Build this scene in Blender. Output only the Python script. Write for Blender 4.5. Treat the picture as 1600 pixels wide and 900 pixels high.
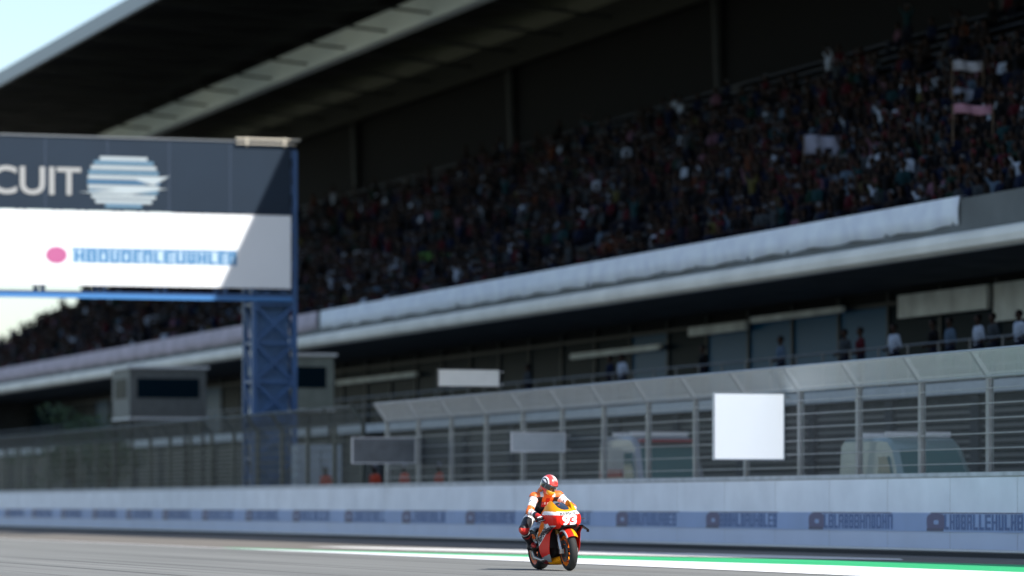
import bpy, math, random
import numpy as np
from mathutils import Vector, Matrix
from mathutils.bvhtree import BVHTree
R = math.radians
random.seed(7)
rng = np.random.default_rng(7)
sc = bpy.context.scene
for o in list(bpy.data.objects): bpy.data.objects.remove(o)
C = sc.collection

# ------------------------------------------------------------------ camera, sky, sun, exposure
CAM_Z = 1.0
cd = bpy.data.cameras.new('camera'); cam = bpy.data.objects.new('camera', cd); C.objects.link(cam)
cam.location = (0, 0, CAM_Z); cam.rotation_euler = (R(90), 0, 0)
cd.lens = 139.5; cd.sensor_width = 36; cd.shift_y = 0.2125
cd.clip_start = 0.5; cd.clip_end = 6000
cd.dof.use_dof = True; cd.dof.focus_distance = 60.8; cd.dof.aperture_fstop = 0.9
sc.camera = cam
SUN_EL = 45.0
sun_h = Vector((0.72, -0.69, 0)).normalized()
sun_dir = Vector((sun_h.x*math.cos(R(SUN_EL)), sun_h.y*math.cos(R(SUN_EL)), math.sin(R(SUN_EL))))
W_ = bpy.data.worlds.new('World'); sc.world = W_; W_.use_nodes = True
nt = W_.node_tree; bg = nt.nodes['Background']
sky = nt.nodes.new('ShaderNodeTexSky'); sky.sky_type = 'NISHITA'; sky.sun_disc = False
sky.sun_elevation = R(SUN_EL); sky.sun_rotation = math.atan2(sun_h.x, sun_h.y)
sky.air_density = 1.0; sky.dust_density = 1.2; sky.ozone_density = 1.2
nt.links.new(sky.outputs[0], bg.inputs[0]); bg.inputs[1].default_value = 0.12
sl = bpy.data.lights.new('sun', 'SUN'); so = bpy.data.objects.new('sun', sl); C.objects.link(so)
so.location = (60, -60, 80); so.rotation_euler = sun_dir.to_track_quat('Z', 'Y').to_euler()
sl.energy = 4.2; sl.angle = R(0.5); sl.color = (1.0, 0.965, 0.92)
sc.view_settings.view_transform = 'Standard'; sc.view_settings.look = 'None'
sc.view_settings.exposure = 0.75; sc.view_settings.gamma = 1; sc.view_settings.use_curve_mapping = False
sc.cycles.use_denoising = True
sc.cycles.max_bounces = 6; sc.cycles.transparent_max_bounces = 12

# ------------------------------------------------------------------ frame of the circuit: p = across, t = along the straight
TH = math.atan2(0.3056, 0.9522)
nv = Vector((math.cos(TH), math.sin(TH), 0)); dv = Vector((-math.sin(TH), math.cos(TH), 0))
def W(p, t, z=0.0): return nv*p + dv*t + Vector((0, 0, z))

# ------------------------------------------------------------------ materials
def S(r, g, b):   # sRGB 0..255 to linear
    return tuple(((c/255)/12.92 if c/255 <= 0.04045 else ((c/255+0.055)/1.055)**2.4) for c in (r, g, b))
MATS = {}
def mat(name, col, rough=0.6, metal=0.0, spec=0.5, var=0.0, vscale=3.0, bump=0.0, bscale=30.0, emit=0.0, coat=0.0, stretch=None, alpha=None):
    if name in MATS: return MATS[name]
    m = bpy.data.materials.new(name); m.use_nodes = True; t = m.node_tree
    b = t.nodes['Principled BSDF']
    b.inputs['Base Color'].default_value = (*col, 1); b.inputs['Roughness'].default_value = rough
    b.inputs['Metallic'].default_value = metal; b.inputs['Specular IOR Level'].default_value = spec
    b.inputs['Coat Weight'].default_value = coat
    if alpha is not None: b.inputs['Alpha'].default_value = alpha
    if emit:
        b.inputs['Emission Color'].default_value = (*col, 1); b.inputs['Emission Strength'].default_value = emit
    if var or bump:
        tc = t.nodes.new('ShaderNodeTexCoord'); src = tc.outputs['Object']
        if stretch:
            mp = t.nodes.new('ShaderNodeMapping'); mp.inputs['Scale'].default_value = stretch
            t.links.new(src, mp.inputs[0]); src = mp.outputs[0]
    if var:
        n = t.nodes.new('ShaderNodeTexNoise'); n.inputs['Scale'].default_value = vscale; n.inputs['Detail'].default_value = 6
        t.links.new(src, n.inputs['Vector'])
        r = t.nodes.new('ShaderNodeValToRGB')
        r.color_ramp.elements[0].position = 0.3; r.color_ramp.elements[1].position = 0.7
        r.color_ramp.elements[0].color = (*[c*(1-var) for c in col], 1)
        r.color_ramp.elements[1].color = (*[min(1, c*(1+var)) for c in col], 1)
        t.links.new(n.outputs['Fac'], r.inputs[0]); t.links.new(r.outputs[0], b.inputs['Base Color'])
    if bump:
        n2 = t.nodes.new('ShaderNodeTexNoise'); n2.inputs['Scale'].default_value = bscale; n2.inputs['Detail'].default_value = 5
        t.links.new(src, n2.inputs['Vector'])
        bp = t.nodes.new('ShaderNodeBump'); bp.inputs['Strength'].default_value = bump; bp.inputs['Distance'].default_value = 0.02
        t.links.new(n2.outputs['Fac'], bp.inputs['Height']); t.links.new(bp.outputs[0], b.inputs['Normal'])
    MATS[name] = m
    return m

# ------------------------------------------------------------------ mesh helpers
class MB:
    def __init__(s): s.v = []; s.f = []; s.m = []
    def add(s, vs, fs, mi=0):
        o = len(s.v); s.v += [tuple(v) for v in vs]
        s.f += [tuple(i+o for i in f) for f in fs]; s.m += [mi]*len(fs)
    def box(s, lo, hi, mi=0, M=None):
        (x0, y0, z0), (x1, y1, z1) = lo, hi
        vs = [(x0,y0,z0),(x1,y0,z0),(x1,y1,z0),(x0,y1,z0),(x0,y0,z1),(x1,y0,z1),(x1,y1,z1),(x0,y1,z1)]
        if M is not None: vs = [tuple(M @ Vector(v)) for v in vs]
        s.add(vs, [(0,3,2,1),(4,5,6,7),(0,1,5,4),(1,2,6,5),(2,3,7,6),(3,0,4,7)], mi)
        return s
    def beam(s, a, b, w, h, mi=0, up=(0,0,1)):      # rectangular bar from a to b
        a = Vector(a); b = Vector(b); d = (b-a).normalized(); up = Vector(up)
        if abs(d.dot(up)) > 0.98: up = Vector((1,0,0))
        x = d.cross(up).normalized(); z = x.cross(d).normalized()
        vs = []
        for q in (a, b):
            for sx, sz in ((-1,-1),(1,-1),(1,1),(-1,1)): vs.append(q + x*sx*w/2 + z*sz*h/2)
        s.add(vs, [(0,3,2,1),(4,5,6,7),(0,1,5,4),(1,2,6,5),(2,3,7,6),(3,0,4,7)], mi)
        return s
    def tube(s, pts, rad, k=8, mi=0, cap=True):
        pts = [Vector(p) for p in pts]; n = len(pts)
        rad = rad if isinstance(rad, (list, tuple)) else [rad]*n
        vs = []; prev = None
        for i, p in enumerate(pts):
            d = (pts[min(i+1, n-1)] - pts[max(i-1, 0)]).normalized()
            if prev is None:
                u = d.cross(Vector((0,0,1)) if abs(d.z) < 0.9 else Vector((1,0,0))).normalized()
            else: u = (prev - d*prev.dot(d)).normalized()
            prev = u; w = d.cross(u)
            for j in range(k):
                a = 2*math.pi*j/k; vs.append(p + (u*math.cos(a) + w*math.sin(a))*rad[i])
        fs = [(i*k+j, i*k+(j+1)%k, (i+1)*k+(j+1)%k, (i+1)*k+j) for i in range(n-1) for j in range(k)]
        if cap: fs += [tuple(range(k-1,-1,-1)), tuple(range((n-1)*k, n*k))]
        s.add(vs, fs, mi); return s
    def lathe(s, prof, c, k=40, mi=0, closed=True):  # axis along y; prof of (r, y)
        vs = []; n = len(prof)
        for j in range(k):
            a = 2*math.pi*j/k
            for r, y in prof: vs.append((c[0]+r*math.cos(a), c[1]+y, c[2]+r*math.sin(a)))
        fs = []
        for j in range(k):
            for i in range(n if closed else n-1):
                i2 = (i+1) % n; j2 = (j+1) % k
                fs.append((j*n+i, j*n+i2, j2*n+i2, j2*n+i))
        s.add(vs, fs, mi); return s
    def loft(s, rings, mi=0, cap=True, fn=None):
        k = len(rings[0]); vs = [p for r in rings for p in r]
        fs = [(i*k+j, i*k+(j+1)%k, (i+1)*k+(j+1)%k, (i+1)*k+j) for i in range(len(rings)-1) for j in range(k)]
        if cap: fs += [tuple(range(k-1,-1,-1)), tuple(range((len(rings)-1)*k, len(rings)*k))]
        if fn is None: s.add(vs, fs, mi)
        else:
            o = len(s.v); s.v += [tuple(v) for v in vs]
            for f in fs:
                c = np.mean([vs[i] for i in f], axis=0)
                s.f.append(tuple(i+o for i in f)); s.m.append(fn(*c))
        return s
    def prism(s, poly, lo, hi, axis=1, mi=0):       # poly in the two other axes, extruded along axis
        n = len(poly); vs = []
        for h in (lo, hi):
            for a, b in poly:
                v = [a, b]; v.insert(axis, h); vs.append(tuple(v))
        s.add(vs, [tuple(range(n-1,-1,-1)), tuple(range(n, 2*n))] + [(i, (i+1)%n, n+(i+1)%n, n+i) for i in range(n)], mi)
        return s
    def build(s, name, mats, parent=None, loc=None, rot=None, smooth=None, bevel=0):
        me = bpy.data.meshes.new(name); me.from_pydata(s.v, [], s.f)
        mats = mats if isinstance(mats, (list, tuple)) else [mats]
        for m in mats: me.materials.append(m)
        me.polygons.foreach_set('material_index', s.m)
        if smooth:
            me.polygons.foreach_set('use_smooth', [True]*len(me.polygons))
        me.update()
        import bmesh
        bm = bmesh.new(); bm.from_mesh(me); bmesh.ops.recalc_face_normals(bm, faces=bm.faces); 
        if bevel:
            es = [e for e in bm.edges if len(e.link_faces) == 2 and e.calc_face_angle(0) > 0.6]
            bmesh.ops.bevel(bm, geom=es, offset=bevel, segments=2, affect='EDGES', clamp_overlap=True)
        bm.to_mesh(me); bm.free()
        if smooth: me.set_sharp_from_angle(angle=R(smooth))
        o = bpy.data.objects.new(name, me); C.objects.link(o)
        if parent: o.parent = parent
        if loc is not None: o.location = loc
        if rot is not None: o.rotation_euler = rot
        return o
def tag(o, label=None, cat=None, group=None, kind=None):
    if label: o['label'] = label
    if cat: o['category'] = cat
    if group: o['group'] = group
    if kind: o['kind'] = kind
    return o
def empty(name, p, t, z=0.0, rz=None):
    o = bpy.data.objects.new(name, None); C.objects.link(o)
    o.location = W(p, t, z); o.rotation_euler = (0, 0, TH if rz is None else rz); o.empty_display_size = 0.3
    return o
def rings(stations, k=28, pw=2.4):
    out = []
    for x, hw, zt, zb in stations:
        zc = (zt+zb)/2; hh = (zt-zb)/2; r = []
        for j in range(k):
            a = 2*math.pi*j/k; c = math.cos(a); s_ = math.sin(a)
            r.append((x, hw*math.copysign(abs(c)**(2/pw), c), zc + hh*math.copysign(abs(s_)**(2/pw), s_)))
        out.append(r)
    return out
def dense(st, n=5):
    out = []
    for a, b in zip(st[:-1], st[1:]):
        for i in range(n): out.append(tuple(a[j]+(b[j]-a[j])*i/n for j in range(len(a))))
    out.append(st[-1]); return out
def text_mesh(body, size, bold=0.0, shear=0.0, sx=1.0):
    cu = bpy.data.curves.new('t', 'FONT'); cu.body = body; cu.size = size; cu.align_x = 'CENTER'; cu.align_y = 'CENTER'
    cu.offset = bold; cu.shear = shear
    o = bpy.data.objects.new('t', cu); C.objects.link(o); bpy.context.view_layer.update()
    dg = bpy.context.evaluated_depsgraph_get()
    me = bpy.data.meshes.new_from_object(o.evaluated_get(dg))
    bpy.data.objects.remove(o)
    vs = [(v.co.x*sx, v.co.y) for v in me.vertices]; fs = [tuple(p.vertices) for p in me.polygons]
    bpy.data.meshes.remove(me)
    return vs, fs
def solid_text(mb, body, size, to3, thick, bold=0.0, shear=0.0, sx=1.0, mi=0):
    """to3(u, v, d): place a letter point; letters get a real thickness d = 0..thick"""
    vs, fs = text_mesh(body, size, bold, shear, sx)
    n = len(vs)
    V3 = [to3(u, v, thick) for u, v in vs] + [to3(u, v, 0) for u, v in vs]
    from collections import Counter
    ec = Counter(); 
    for f in fs:
        for a, b in zip(f, f[1:]+f[:1]): ec[(a, b)] += 1
    F = list(fs) + [(b, a, a+n, b+n) for (a, b) in ec if (b, a) not in ec]
    mb.add(V3, F, mi)

# ------------------------------------------------------------------ implicit surfaces for bodies
def cap(a, b, ra, rb=None, lab=0):
    return ('c', np.array(a, float), np.array(b, float), ra, ra if rb is None else rb, lab)
def ell(c, r, lab=0, M=None):
    return ('e', np.array(c, float), np.array(r, float), None if M is None else np.array(M), 0, lab)
def pd(P, q):
    if q[0] == 'c':
        _, a, b, ra, rb, _l = q
        ab = b-a; h = np.clip(((P-a) @ ab)/max(ab@ab, 1e-9), 0, 1)
        return np.linalg.norm(P-a-h[..., None]*ab, axis=-1) - (ra+(rb-ra)*h)
    _, c, r, M, _, _l = q
    Q = P-c
    if M is not None: Q = Q @ M
    k0 = np.linalg.norm(Q/r, axis=-1); k1 = np.linalg.norm(Q/(r*r), axis=-1)
    return k0*(k0-1)/np.maximum(k1, 1e-6)
def field(P, prims, k):
    d = None
    for q in prims:
        e = pd(P, q)
        if d is None: d = e
        else:
            h = np.clip(0.5+0.5*(e-d)/k, 0, 1); d = e*(1-h)+d*h - k*h*(1-h)
    return d
def nets(prims, h, k, extra=None):
    lo = np.full(3, 1e9); hi = -lo
    for q in prims:
        if q[0] == 'c':
            r = max(q[3], q[4]); lo = np.minimum(lo, np.minimum(q[1], q[2])-r); hi = np.maximum(hi, np.maximum(q[1], q[2])+r)
        else:
            r = q[2].max(); lo = np.minimum(lo, q[1]-r); hi = np.maximum(hi, q[1]+r)
    lo -= 2*h+k*0.5; hi += 2*h+k*0.5
    n = np.ceil((hi-lo)/h).astype(int)+1
    ax = [lo[i]+h*np.arange(n[i]) for i in range(3)]
    G = np.stack(np.meshgrid(*ax, indexing='ij'), -1)
    D = field(G, prims, k)
    if extra is not None: D = extra(G, D)
    ins = D < 0
    cnt = np.zeros(n-1); acc = np.zeros((*(n-1), 3))
    sl = lambda o: tuple(slice(o[i], n[i]-1+o[i]) for i in range(3))
    corners = [(a, b, c) for a in (0,1) for b in (0,1) for c in (0,1)]
    for c0 in corners:
        for i in range(3):
            if c0[i]: continue
            c1 = list(c0); c1[i] = 1; c1 = tuple(c1)
            d0 = D[sl(c0)]; d1 = D[sl(c1)]; cr = (d0 < 0) != (d1 < 0)
            tt = np.where(cr, d0/np.where(cr, d0-d1, 1), 0)
            for j in range(3):
                acc[..., j] += np.where(cr, c0[j] + (tt if j == i else 0), 0)
            cnt += cr
    act = cnt > 0; idx = -np.ones(act.shape, int); idx[act] = np.arange(act.sum())
    cells = np.argwhere(act)
    V = lo + h*(cells + acc[act]/cnt[act][:, None])
    F = []
    for i in range(3):
        j, l = (i+1) % 3, (i+2) % 3
        a = [slice(None)]*3; b = [slice(None)]*3
        a[i] = slice(0, n[i]-1); b[i] = slice(1, n[i])
        ch = ins[tuple(a)] != ins[tuple(b)]
        e = np.argwhere(ch)
        e = e[(e[:, j] > 0) & (e[:, l] > 0) & (e[:, j] < n[j]-1) & (e[:, l] < n[l]-1)]
        sgn = ins[tuple(a)][tuple(e.T)]
        def cell(dj, dl):
            q = e.copy(); q[:, j] += dj; q[:, l] += dl
            return idx[tuple(q.T)]
        q4 = np.stack([cell(-1,-1), cell(0,-1), cell(0,0), cell(-1,0)], 1)
        q4[~sgn] = q4[~sgn][:, ::-1]
        F.append(q4)
    F = np.concatenate(F)
    F = F[(F >= 0).all(1)]
    return V, F
def face_labels(V, F, prims):
    c = V[F].mean(1)
    return np.array([q[5] for q in prims])[np.argmin(np.stack([pd(c, q) for q in prims]), 0)], c
def mesh_obj(name, V, F, mi, mats, parent=None, link=True, smooth=True):
    me = bpy.data.meshes.new(name); me.from_pydata(V.tolist(), [], F.tolist())
    for m in mats: me.materials.append(m)
    me.polygons.foreach_set('material_index', np.asarray(mi, int))
    me.polygons.foreach_set('use_smooth', [smooth]*len(me.polygons)); me.update()
    if not link: return me
    o = bpy.data.objects.new(name, me); C.objects.link(o)
    if parent: o.parent = parent
    return o

# =================================================================== GROUND, TRACK, PAINT
def sheet(name, pts, z, m, lab=None):
    """flat polygon strip; pts list of (p, t) outline"""
    mb = MB(); mb.add([(p, t, 0) for p, t in pts], [tuple(range(len(pts)))])
    o = mb.build(name, m, loc=(0, 0, z), rot=(0, 0, TH)); return o
def asphalt(name, base, streak=0.12):
    m = bpy.data.materials.new(name); m.use_nodes = True; t = m.node_tree; b = t.nodes['Principled BSDF']
    b.inputs['Roughness'].default_value = 0.85; b.inputs['Specular IOR Level'].default_value = 0.3
    tc = t.nodes.new('ShaderNodeTexCoord')
    def noise(scale, sc_, det=4, rgh=0.5):
        mp = t.nodes.new('ShaderNodeMapping'); mp.inputs['Scale'].default_value = sc_
        t.links.new(tc.outputs['Object'], mp.inputs[0])
        n = t.nodes.new('ShaderNodeTexNoise'); n.inputs['Scale'].default_value = scale; n.inputs['Detail'].default_value = det
        n.inputs['Roughness'].default_value = rgh
        t.links.new(mp.outputs[0], n.inputs['Vector']); return n.outputs['Fac']
    def mr(src, a, b_, c, d):
        n = t.nodes.new('ShaderNodeMapRange'); n.inputs[1].default_value = a; n.inputs[2].default_value = b_
        n.inputs[3].default_value = c; n.inputs[4].default_value = d; t.links.new(src, n.inputs[0]); return n.outputs[0]
    def mul(a, b_):
        n = t.nodes.new('ShaderNodeMath'); n.operation = 'MULTIPLY'; t.links.new(a, n.inputs[0]); t.links.new(b_, n.inputs[1]); return n.outputs[0]
    s1 = mr(noise(1.0, (0.9, 0.012, 1), 5, 0.6), 0.3, 0.7, 1-streak, 1+streak)       # long tonal lanes
    s2 = mr(noise(1.0, (3.2, 0.02, 1), 3), 0.57, 0.68, 1.0, 0.45)                      # rubber lines
    s3 = mr(noise(1.0, (0.25, 0.12, 1), 3), 0.3, 0.7, 0.95, 1.05)
    s4 = mr(noise(60.0, (1, 1, 1), 2), 0.3, 0.7, 0.88, 1.12)                           # aggregate
    f = mul(mul(s1, s2), mul(s3, s4))
    vm = t.nodes.new('ShaderNodeVectorMath'); vm.operation = 'SCALE'; vm.inputs[0].default_value = base
    t.links.new(f, vm.inputs['Scale']); t.links.new(vm.outputs[0], b.inputs['Base Color'])
    return m
g = MB(); g.add([(-3000,-500,0),(3000,-500,0),(3000,5000,0),(-3000,5000,0)], [(0,1,2,3)])
tag(g.build('ground', mat('dry_grass', (0.09, 0.10, 0.045), 0.95, var=0.4, vscale=0.3)), kind='structure')
tag(sheet('track', [(4, -40), (21.75, -40), (21.75, 420), (4, 420)], 0.012, asphalt('track_asphalt', (0.175, 0.178, 0.168), 0.2)), kind='structure')
tag(sheet('runoff_road', [(21.75, -40), (70, -40), (70, 420), (21.75, 420)], 0.008, asphalt('runoff_asphalt', (0.165, 0.15, 0.13), 0.06)), kind='structure')
def chip_paint(name, col):
    return mat(name, col, 0.6, var=0.10, vscale=1.2, stretch=(1.5, 0.12, 1))
WHITE_P = chip_paint('white_road_paint', (0.76, 0.77, 0.77)); GREEN_P = chip_paint('green_road_paint', (0.03, 0.42, 0.16))
DIRTY_P = chip_paint('worn_white_road_paint', (0.66, 0.65, 0.62))
tag(sheet('track_edge_line', [(21.60, 88), (21.76, 88), (21.76, 400), (21.60, 400)], 0.018, WHITE_P), kind='structure')
tag(sheet('white_kerb', [(21.55, -30), (25.0, -30), (25.05, 45), (24.9, 60), (23.9, 68), (22.6, 80), (21.76, 88), (21.55, 88)], 0.020, WHITE_P), kind='structure')
tag(sheet('green_kerb', [(25.0, -30), (28.4, -30), (28.5, 58), (27.8, 64), (26.6, 70), (24.4, 76), (22.85, 84), (21.95, 91), (21.80, 88), (22.6, 80.05), (23.9, 68.05), (24.9, 60.05), (25.05, 45)], 0.016, GREEN_P), kind='structure')
tag(sheet('runoff_marking', [(25.6, 76.5), (27.0, 70.5), (28.6, 66), (29.4, 68), (28.9, 76), (27.2, 84), (25.4, 92), (24.3, 92), (24.7, 84)], 0.016, DIRTY_P), kind='structure')

# =================================================================== TRACKSIDE WALL
WP = 31.6; WH = 1.64; T0, T1 = 40.0, 300.0
wall = empty('track_wall', WP, T0)
tag(wall, 'long pale blue trackside barrier wall printed with a row of blue logos', 'wall')
L = T1-T0
banner = mat('banner_vinyl', (0.80, 0.84, 0.93), 0.45, var=0.09, vscale=0.9, bump=0.25, bscale=1.2)
mb = MB(); mb.box((0, 0, 0.10), (0.35, L, WH-0.08)); mb.build('barrier_block', mat('wall_concrete', (0.35, 0.35, 0.34), 0.8, var=0.15), wall)
mb = MB(); mb.box((-0.06, 0, 0.0), (0.40, L, 0.10)); mb.build('base_strip', mat('dark_base', (0.02, 0.022, 0.025), 0.8), wall)  # even dark strip along the foot of the wall
mb = MB(); mb.box((-0.03, 0, WH-0.08), (0.38, L, WH)); mb.build('coping', mat('coping_paint', (0.5, 0.52, 0.55), 0.6, var=0.2), wall)
mb = MB()      # vinyl skin, flat darker blue below the band, with slight gaps and sag between panels
k = 0; y = 0.0
while y < L-0.1:
    w = 3.06; seg = 6
    for i in range(seg):
        ya = y+0.004+(w-0.008)*i/seg; yb = y+0.004+(w-0.008)*(i+1)/seg
        ba = -0.012-0.012*math.sin(math.pi*i/seg); bb = -0.012-0.012*math.sin(math.pi*(i+1)/seg)
        mb.add([(ba, ya, 0.16), (bb, yb, 0.16), (bb, yb, 0.49), (ba, ya, 0.49), (bb, yb, WH-0.10), (ba, ya, WH-0.10)], [(0,3,2,1)], 1)
        mb.f.append(tuple(len(mb.v)-6+q for q in (3,5,4,2))); mb.m.append(0)
    y += w+0.004
mb.build('banner_skin', [banner, mat('banner_vinyl_lower', (0.50, 0.58, 0.76), 0.45, var=0.05, vscale=0.6, bump=0.25, bscale=1.2)], wall, smooth=40)
mb = MB(); mb.box((-0.03, 0, 0.12), (-0.005, L, 0.155)); mb.build('hem_strip', mat('white_hem', (0.75, 0.76, 0.78), 0.5), wall)
lg_blue = mat('logo_blue', (0.015, 0.09, 0.28), 0.45); lg_dk = mat('logo_navy', (0.02, 0.035, 0.12), 0.45); lg_pur = mat('logo_purple', (0.04, 0.05, 0.17), 0.45)
band_m = mat('band_blue', (0.24, 0.36, 0.62), 0.45, var=0.08, vscale=0.8)
mb = MB(); mb.box((-0.034, 0, 0.49), (-0.026, L, 0.86)); mb.build('printed_band', band_m, wall)
def glyph_row(mb, y0, y1, z0, z1, xf, depth, mi, gap=0.05, r=random):
    """letter-like strokes too small to read: top and bottom lines, uprights and bars"""
    y = y0; sgn = 1 if y1 > y0 else -1
    H = z1-z0; st = H*0.27
    def bx(a, b, c, d):
        a, b = min(a, b), max(a, b); mb.box((xf-depth, a, c), (xf, b, d), mi)
    while abs(y-y0) < abs(y1-y0)-H*0.6:
        w = H*r.choice([0.68, 0.76, 0.84]); L_, R_, T_, M_, B_ = r.choice([(1,1,1,0,1), (1,0,1,1,1), (1,1,1,1,0), (1,1,0,0,1), (1,1,0,1,0), (1,1,1,1,1), (1,0,0,0,1), (1,1,1,0,0)])
        a, b = y, y+sgn*w
        if L_: bx(a, a+sgn*st, z0, z1)
        if R_: bx(b-sgn*st, b, z0, z1)
        ia, ib = a+sgn*st*L_, b-sgn*st*R_
        if T_: bx(ia, ib, z1-st*0.7, z1)
        if B_: bx(ia, ib, z0, z0+st*0.7)
        if M_: bx(ia, ib, z0+H*0.42, z0+H*0.42+st*0.6)
        y += sgn*(w+H*0.16)
r2 = random.Random(3)
tt = 71.6-6.15*5
while tt < 215:
    a = tt-T0
    if a > 3:
        mb = MB()
        cy = a-0.25; 
        for i in range(20):                       # oval emblem
            q0, q1 = 2*math.pi*i/20, 2*math.pi*(i+1)/20
            P_ = lambda q, rr: (-0.037, cy-0.1+rr*2.4*math.copysign(abs(math.cos(q))**0.6, math.cos(q)), 0.675+rr*0.9*math.copysign(abs(math.sin(q))**0.6, math.sin(q)))
            mb.add([P_(q0, 0.19), P_(q1, 0.19), P_(q1, 0.05), P_(q0, 0.05)], [(0,1,2,3)], 0)
        mb.box((-0.0385, cy-0.45, 0.50), (-0.0355, cy+0.35, 0.56), 2)
        glyph_row(mb, a-0.75, a-4.3, 0.53, 0.83, -0.035, 0.004, 1, r=r2)
        mb.box((-0.039, a-4.3, 0.845), (-0.035, a-0.1, 0.865), 2)
        mb.build('printed_logo', [lg_pur, lg_blue, lg_dk], wall)
    tt += 6.15

# =================================================================== CATCH FENCE
def mesh_mat(name, cover, col):
    m = bpy.data.materials.new(name); m.use_nodes = True; t = m.node_tree; b = t.nodes['Principled BSDF']
    b.inputs['Base Color'].default_value = (*col, 1); b.inputs['Metallic'].default_value = 0.3; b.inputs['Roughness'].default_value = 0.5
    tc = t.nodes.new('ShaderNodeTexCoord'); sp = t.nodes.new('ShaderNodeSeparateXYZ'); t.links.new(tc.outputs['Object'], sp.inputs[0])
    outs = []
    for sg in (1, -1):
        a = t.nodes.new('ShaderNodeMath'); a.operation = 'MULTIPLY_ADD'; t.links.new(sp.outputs['Z'], a.inputs[0]); a.inputs[1].default_value = sg; t.links.new(sp.outputs['Y'], a.inputs[2])
        d_ = t.nodes.new('ShaderNodeMath'); d_.operation = 'MULTIPLY'; t.links.new(a.outputs[0], d_.inputs[0]); d_.inputs[1].default_value = 1/0.075
        f_ = t.nodes.new('ShaderNodeMath'); f_.operation = 'FRACT'; t.links.new(d_.outputs[0], f_.inputs[0])
        l_ = t.nodes.new('ShaderNodeMath'); l_.operation = 'LESS_THAN'; t.links.new(f_.outputs[0], l_.inputs[0]); l_.inputs[1].default_value = cover
        outs.append(l_.outputs[0])
    mx = t.nodes.new('ShaderNodeMath'); mx.operation = 'MAXIMUM'; t.links.new(outs[0], mx.inputs[0]); t.links.new(outs[1], mx.inputs[1])
    t.links.new(mx.outputs[0], b.inputs['Alpha']); return m
FP = 32.25; FZ = 3.5; FT = 3.97
galv = mat('galvanised_steel', (0.38, 0.40, 0.41), 0.45, metal=0.4, var=0.12, vscale=4)
def make_fence(t0, n, steel, meshm, topm, label):
    L1 = 3.25*(n-1)
    fence = empty('catch_fence', FP, t0); tag(fence, label, 'fence')
    post = MB()
    for dx in (-0.055, 0.047): post.box((dx, -0.07, 0), (dx+0.008, 0.07, FZ))
    post.box((-0.047, -0.004, 0), (0.047, 0.004, FZ))
    post.beam((0, 0, FZ-0.05), (-0.38, 0, FT+0.02), 0.10, 0.09)
    post.box((-0.12, -0.12, 0), (0.12, 0.12, 0.03))
    pz = None
    for i in range(n):
        if pz is None: pz = post.build('post', steel, fence, loc=(0, 0, 0))
        else:
            c = pz.copy(); C.objects.link(c); c.parent = fence; c.location = (0, 3.25*i, 0)
    mb = MB(); mb.add([(-0.065, 0, WH), (-0.065, L1, WH), (-0.065, L1, FZ), (-0.065, 0, FZ)], [(0,1,2,3)]); mb.build('wire_mesh', meshm, fence)
    mb = MB(); mb.add([(-0.06, 0, FZ-0.03), (-0.06, L1, FZ-0.03), (-0.42, L1, FT), (-0.42, 0, FT)], [(0,1,2,3)]); mb.build('cranked_mesh', topm, fence)
    for i in range(7):
        z = WH+0.18+i*0.29
        mb = MB(); mb.tube([(-0.085, 0, z), (-0.085, L1, z)], 0.011, 5); mb.build('cable', steel, fence)
    mb = MB(); mb.tube([(-0.40, 0, FT+0.02), (-0.40, L1, FT+0.02)], 0.03, 6); mb.build('top_rail', steel, fence)
    mb = MB(); mb.tube([(-0.075, 0, FZ), (-0.075, L1, FZ)], 0.025, 6); mb.build('mid_rail', steel, fence)
wm = mesh_mat('wire_mesh_mat', 0.12, (0.10, 0.11, 0.115)); tm = mesh_mat('wire_mesh_top', 0.42, (0.80, 0.82, 0.82))
shaded_steel = mat('shaded_fence_steel', (0.05, 0.065, 0.06), 0.5, var=0.2, vscale=3)  # same fence steel, its darker colour standing in for shade
make_fence(80.0-3.25*9, 20, galv, wm, tm, 'pale galvanised catch fence with cranked mesh top, right of and behind the rider')
make_fence(80.0+3.25*11-0.6, 24, shaded_steel, mesh_mat('shaded_mesh', 0.14, (0.03, 0.04, 0.038)), mesh_mat('shaded_mesh_top', 0.30, (0.10, 0.12, 0.115)), 'catch fence coloured dark for shade, with cranked mesh top, left part below the gantry')  # left run of the same fence, shade painted into steel and mesh colours

# things hung on the fence
def board(name, p, t, z0, z1, w, m, frame_m, label, cat, yaw=0.0, depth=0.06, parts=()):
    r = empty(name, p, t, z0, TH+yaw)
    mb = MB(); mb.box((-w/2+0.03, -0.01, 0.03), (w/2-0.03, depth-0.015, z1-z0-0.03)); mb.build('panel', m, r)
    mb = MB()
    for a in ((-w/2, 0), (w/2-0.03, 0)): mb.box((a[0], -0.02, 0), (a[0]+0.03, depth, z1-z0))
    mb.box((-w/2+0.03, -0.02, 0), (w/2-0.03, depth, 0.03)); mb.box((-w/2+0.03, -0.02, z1-z0-0.03), (w/2-0.03, depth, z1-z0))
    mb.build('frame', frame_m, r)
    mb = MB()
    for zz in (0.08, z1-z0-0.08):
        mb = MB(); mb.beam((-w/2+0.1, depth+0.02, zz), (max(w/2, FP-p)+0.05, depth+0.02, zz), 0.035, 0.035); mb.build('bracket', galv, r)
    tag(r, label, cat); return r
white_b = mat('white_panel', (0.82, 0.83, 0.85), 0.5); grey_b = mat('grey_panel', (0.42, 0.45, 0.47), 0.5, var=0.08)
led = mat('lit_white_panel', (0.86, 0.89, 0.93), 0.5, emit=0.36)
dark_f = mat('dark_frame', (0.03, 0.03, 0.035), 0.5)
board('signal_board', 31.32, 80.7, 1.99, 3.46, 1.66, led, mat('pale_frame', (0.6, 0.6, 0.62), 0.5), 'large blank square white light board fixed to the catch fence', 'light board', yaw=0)
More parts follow.
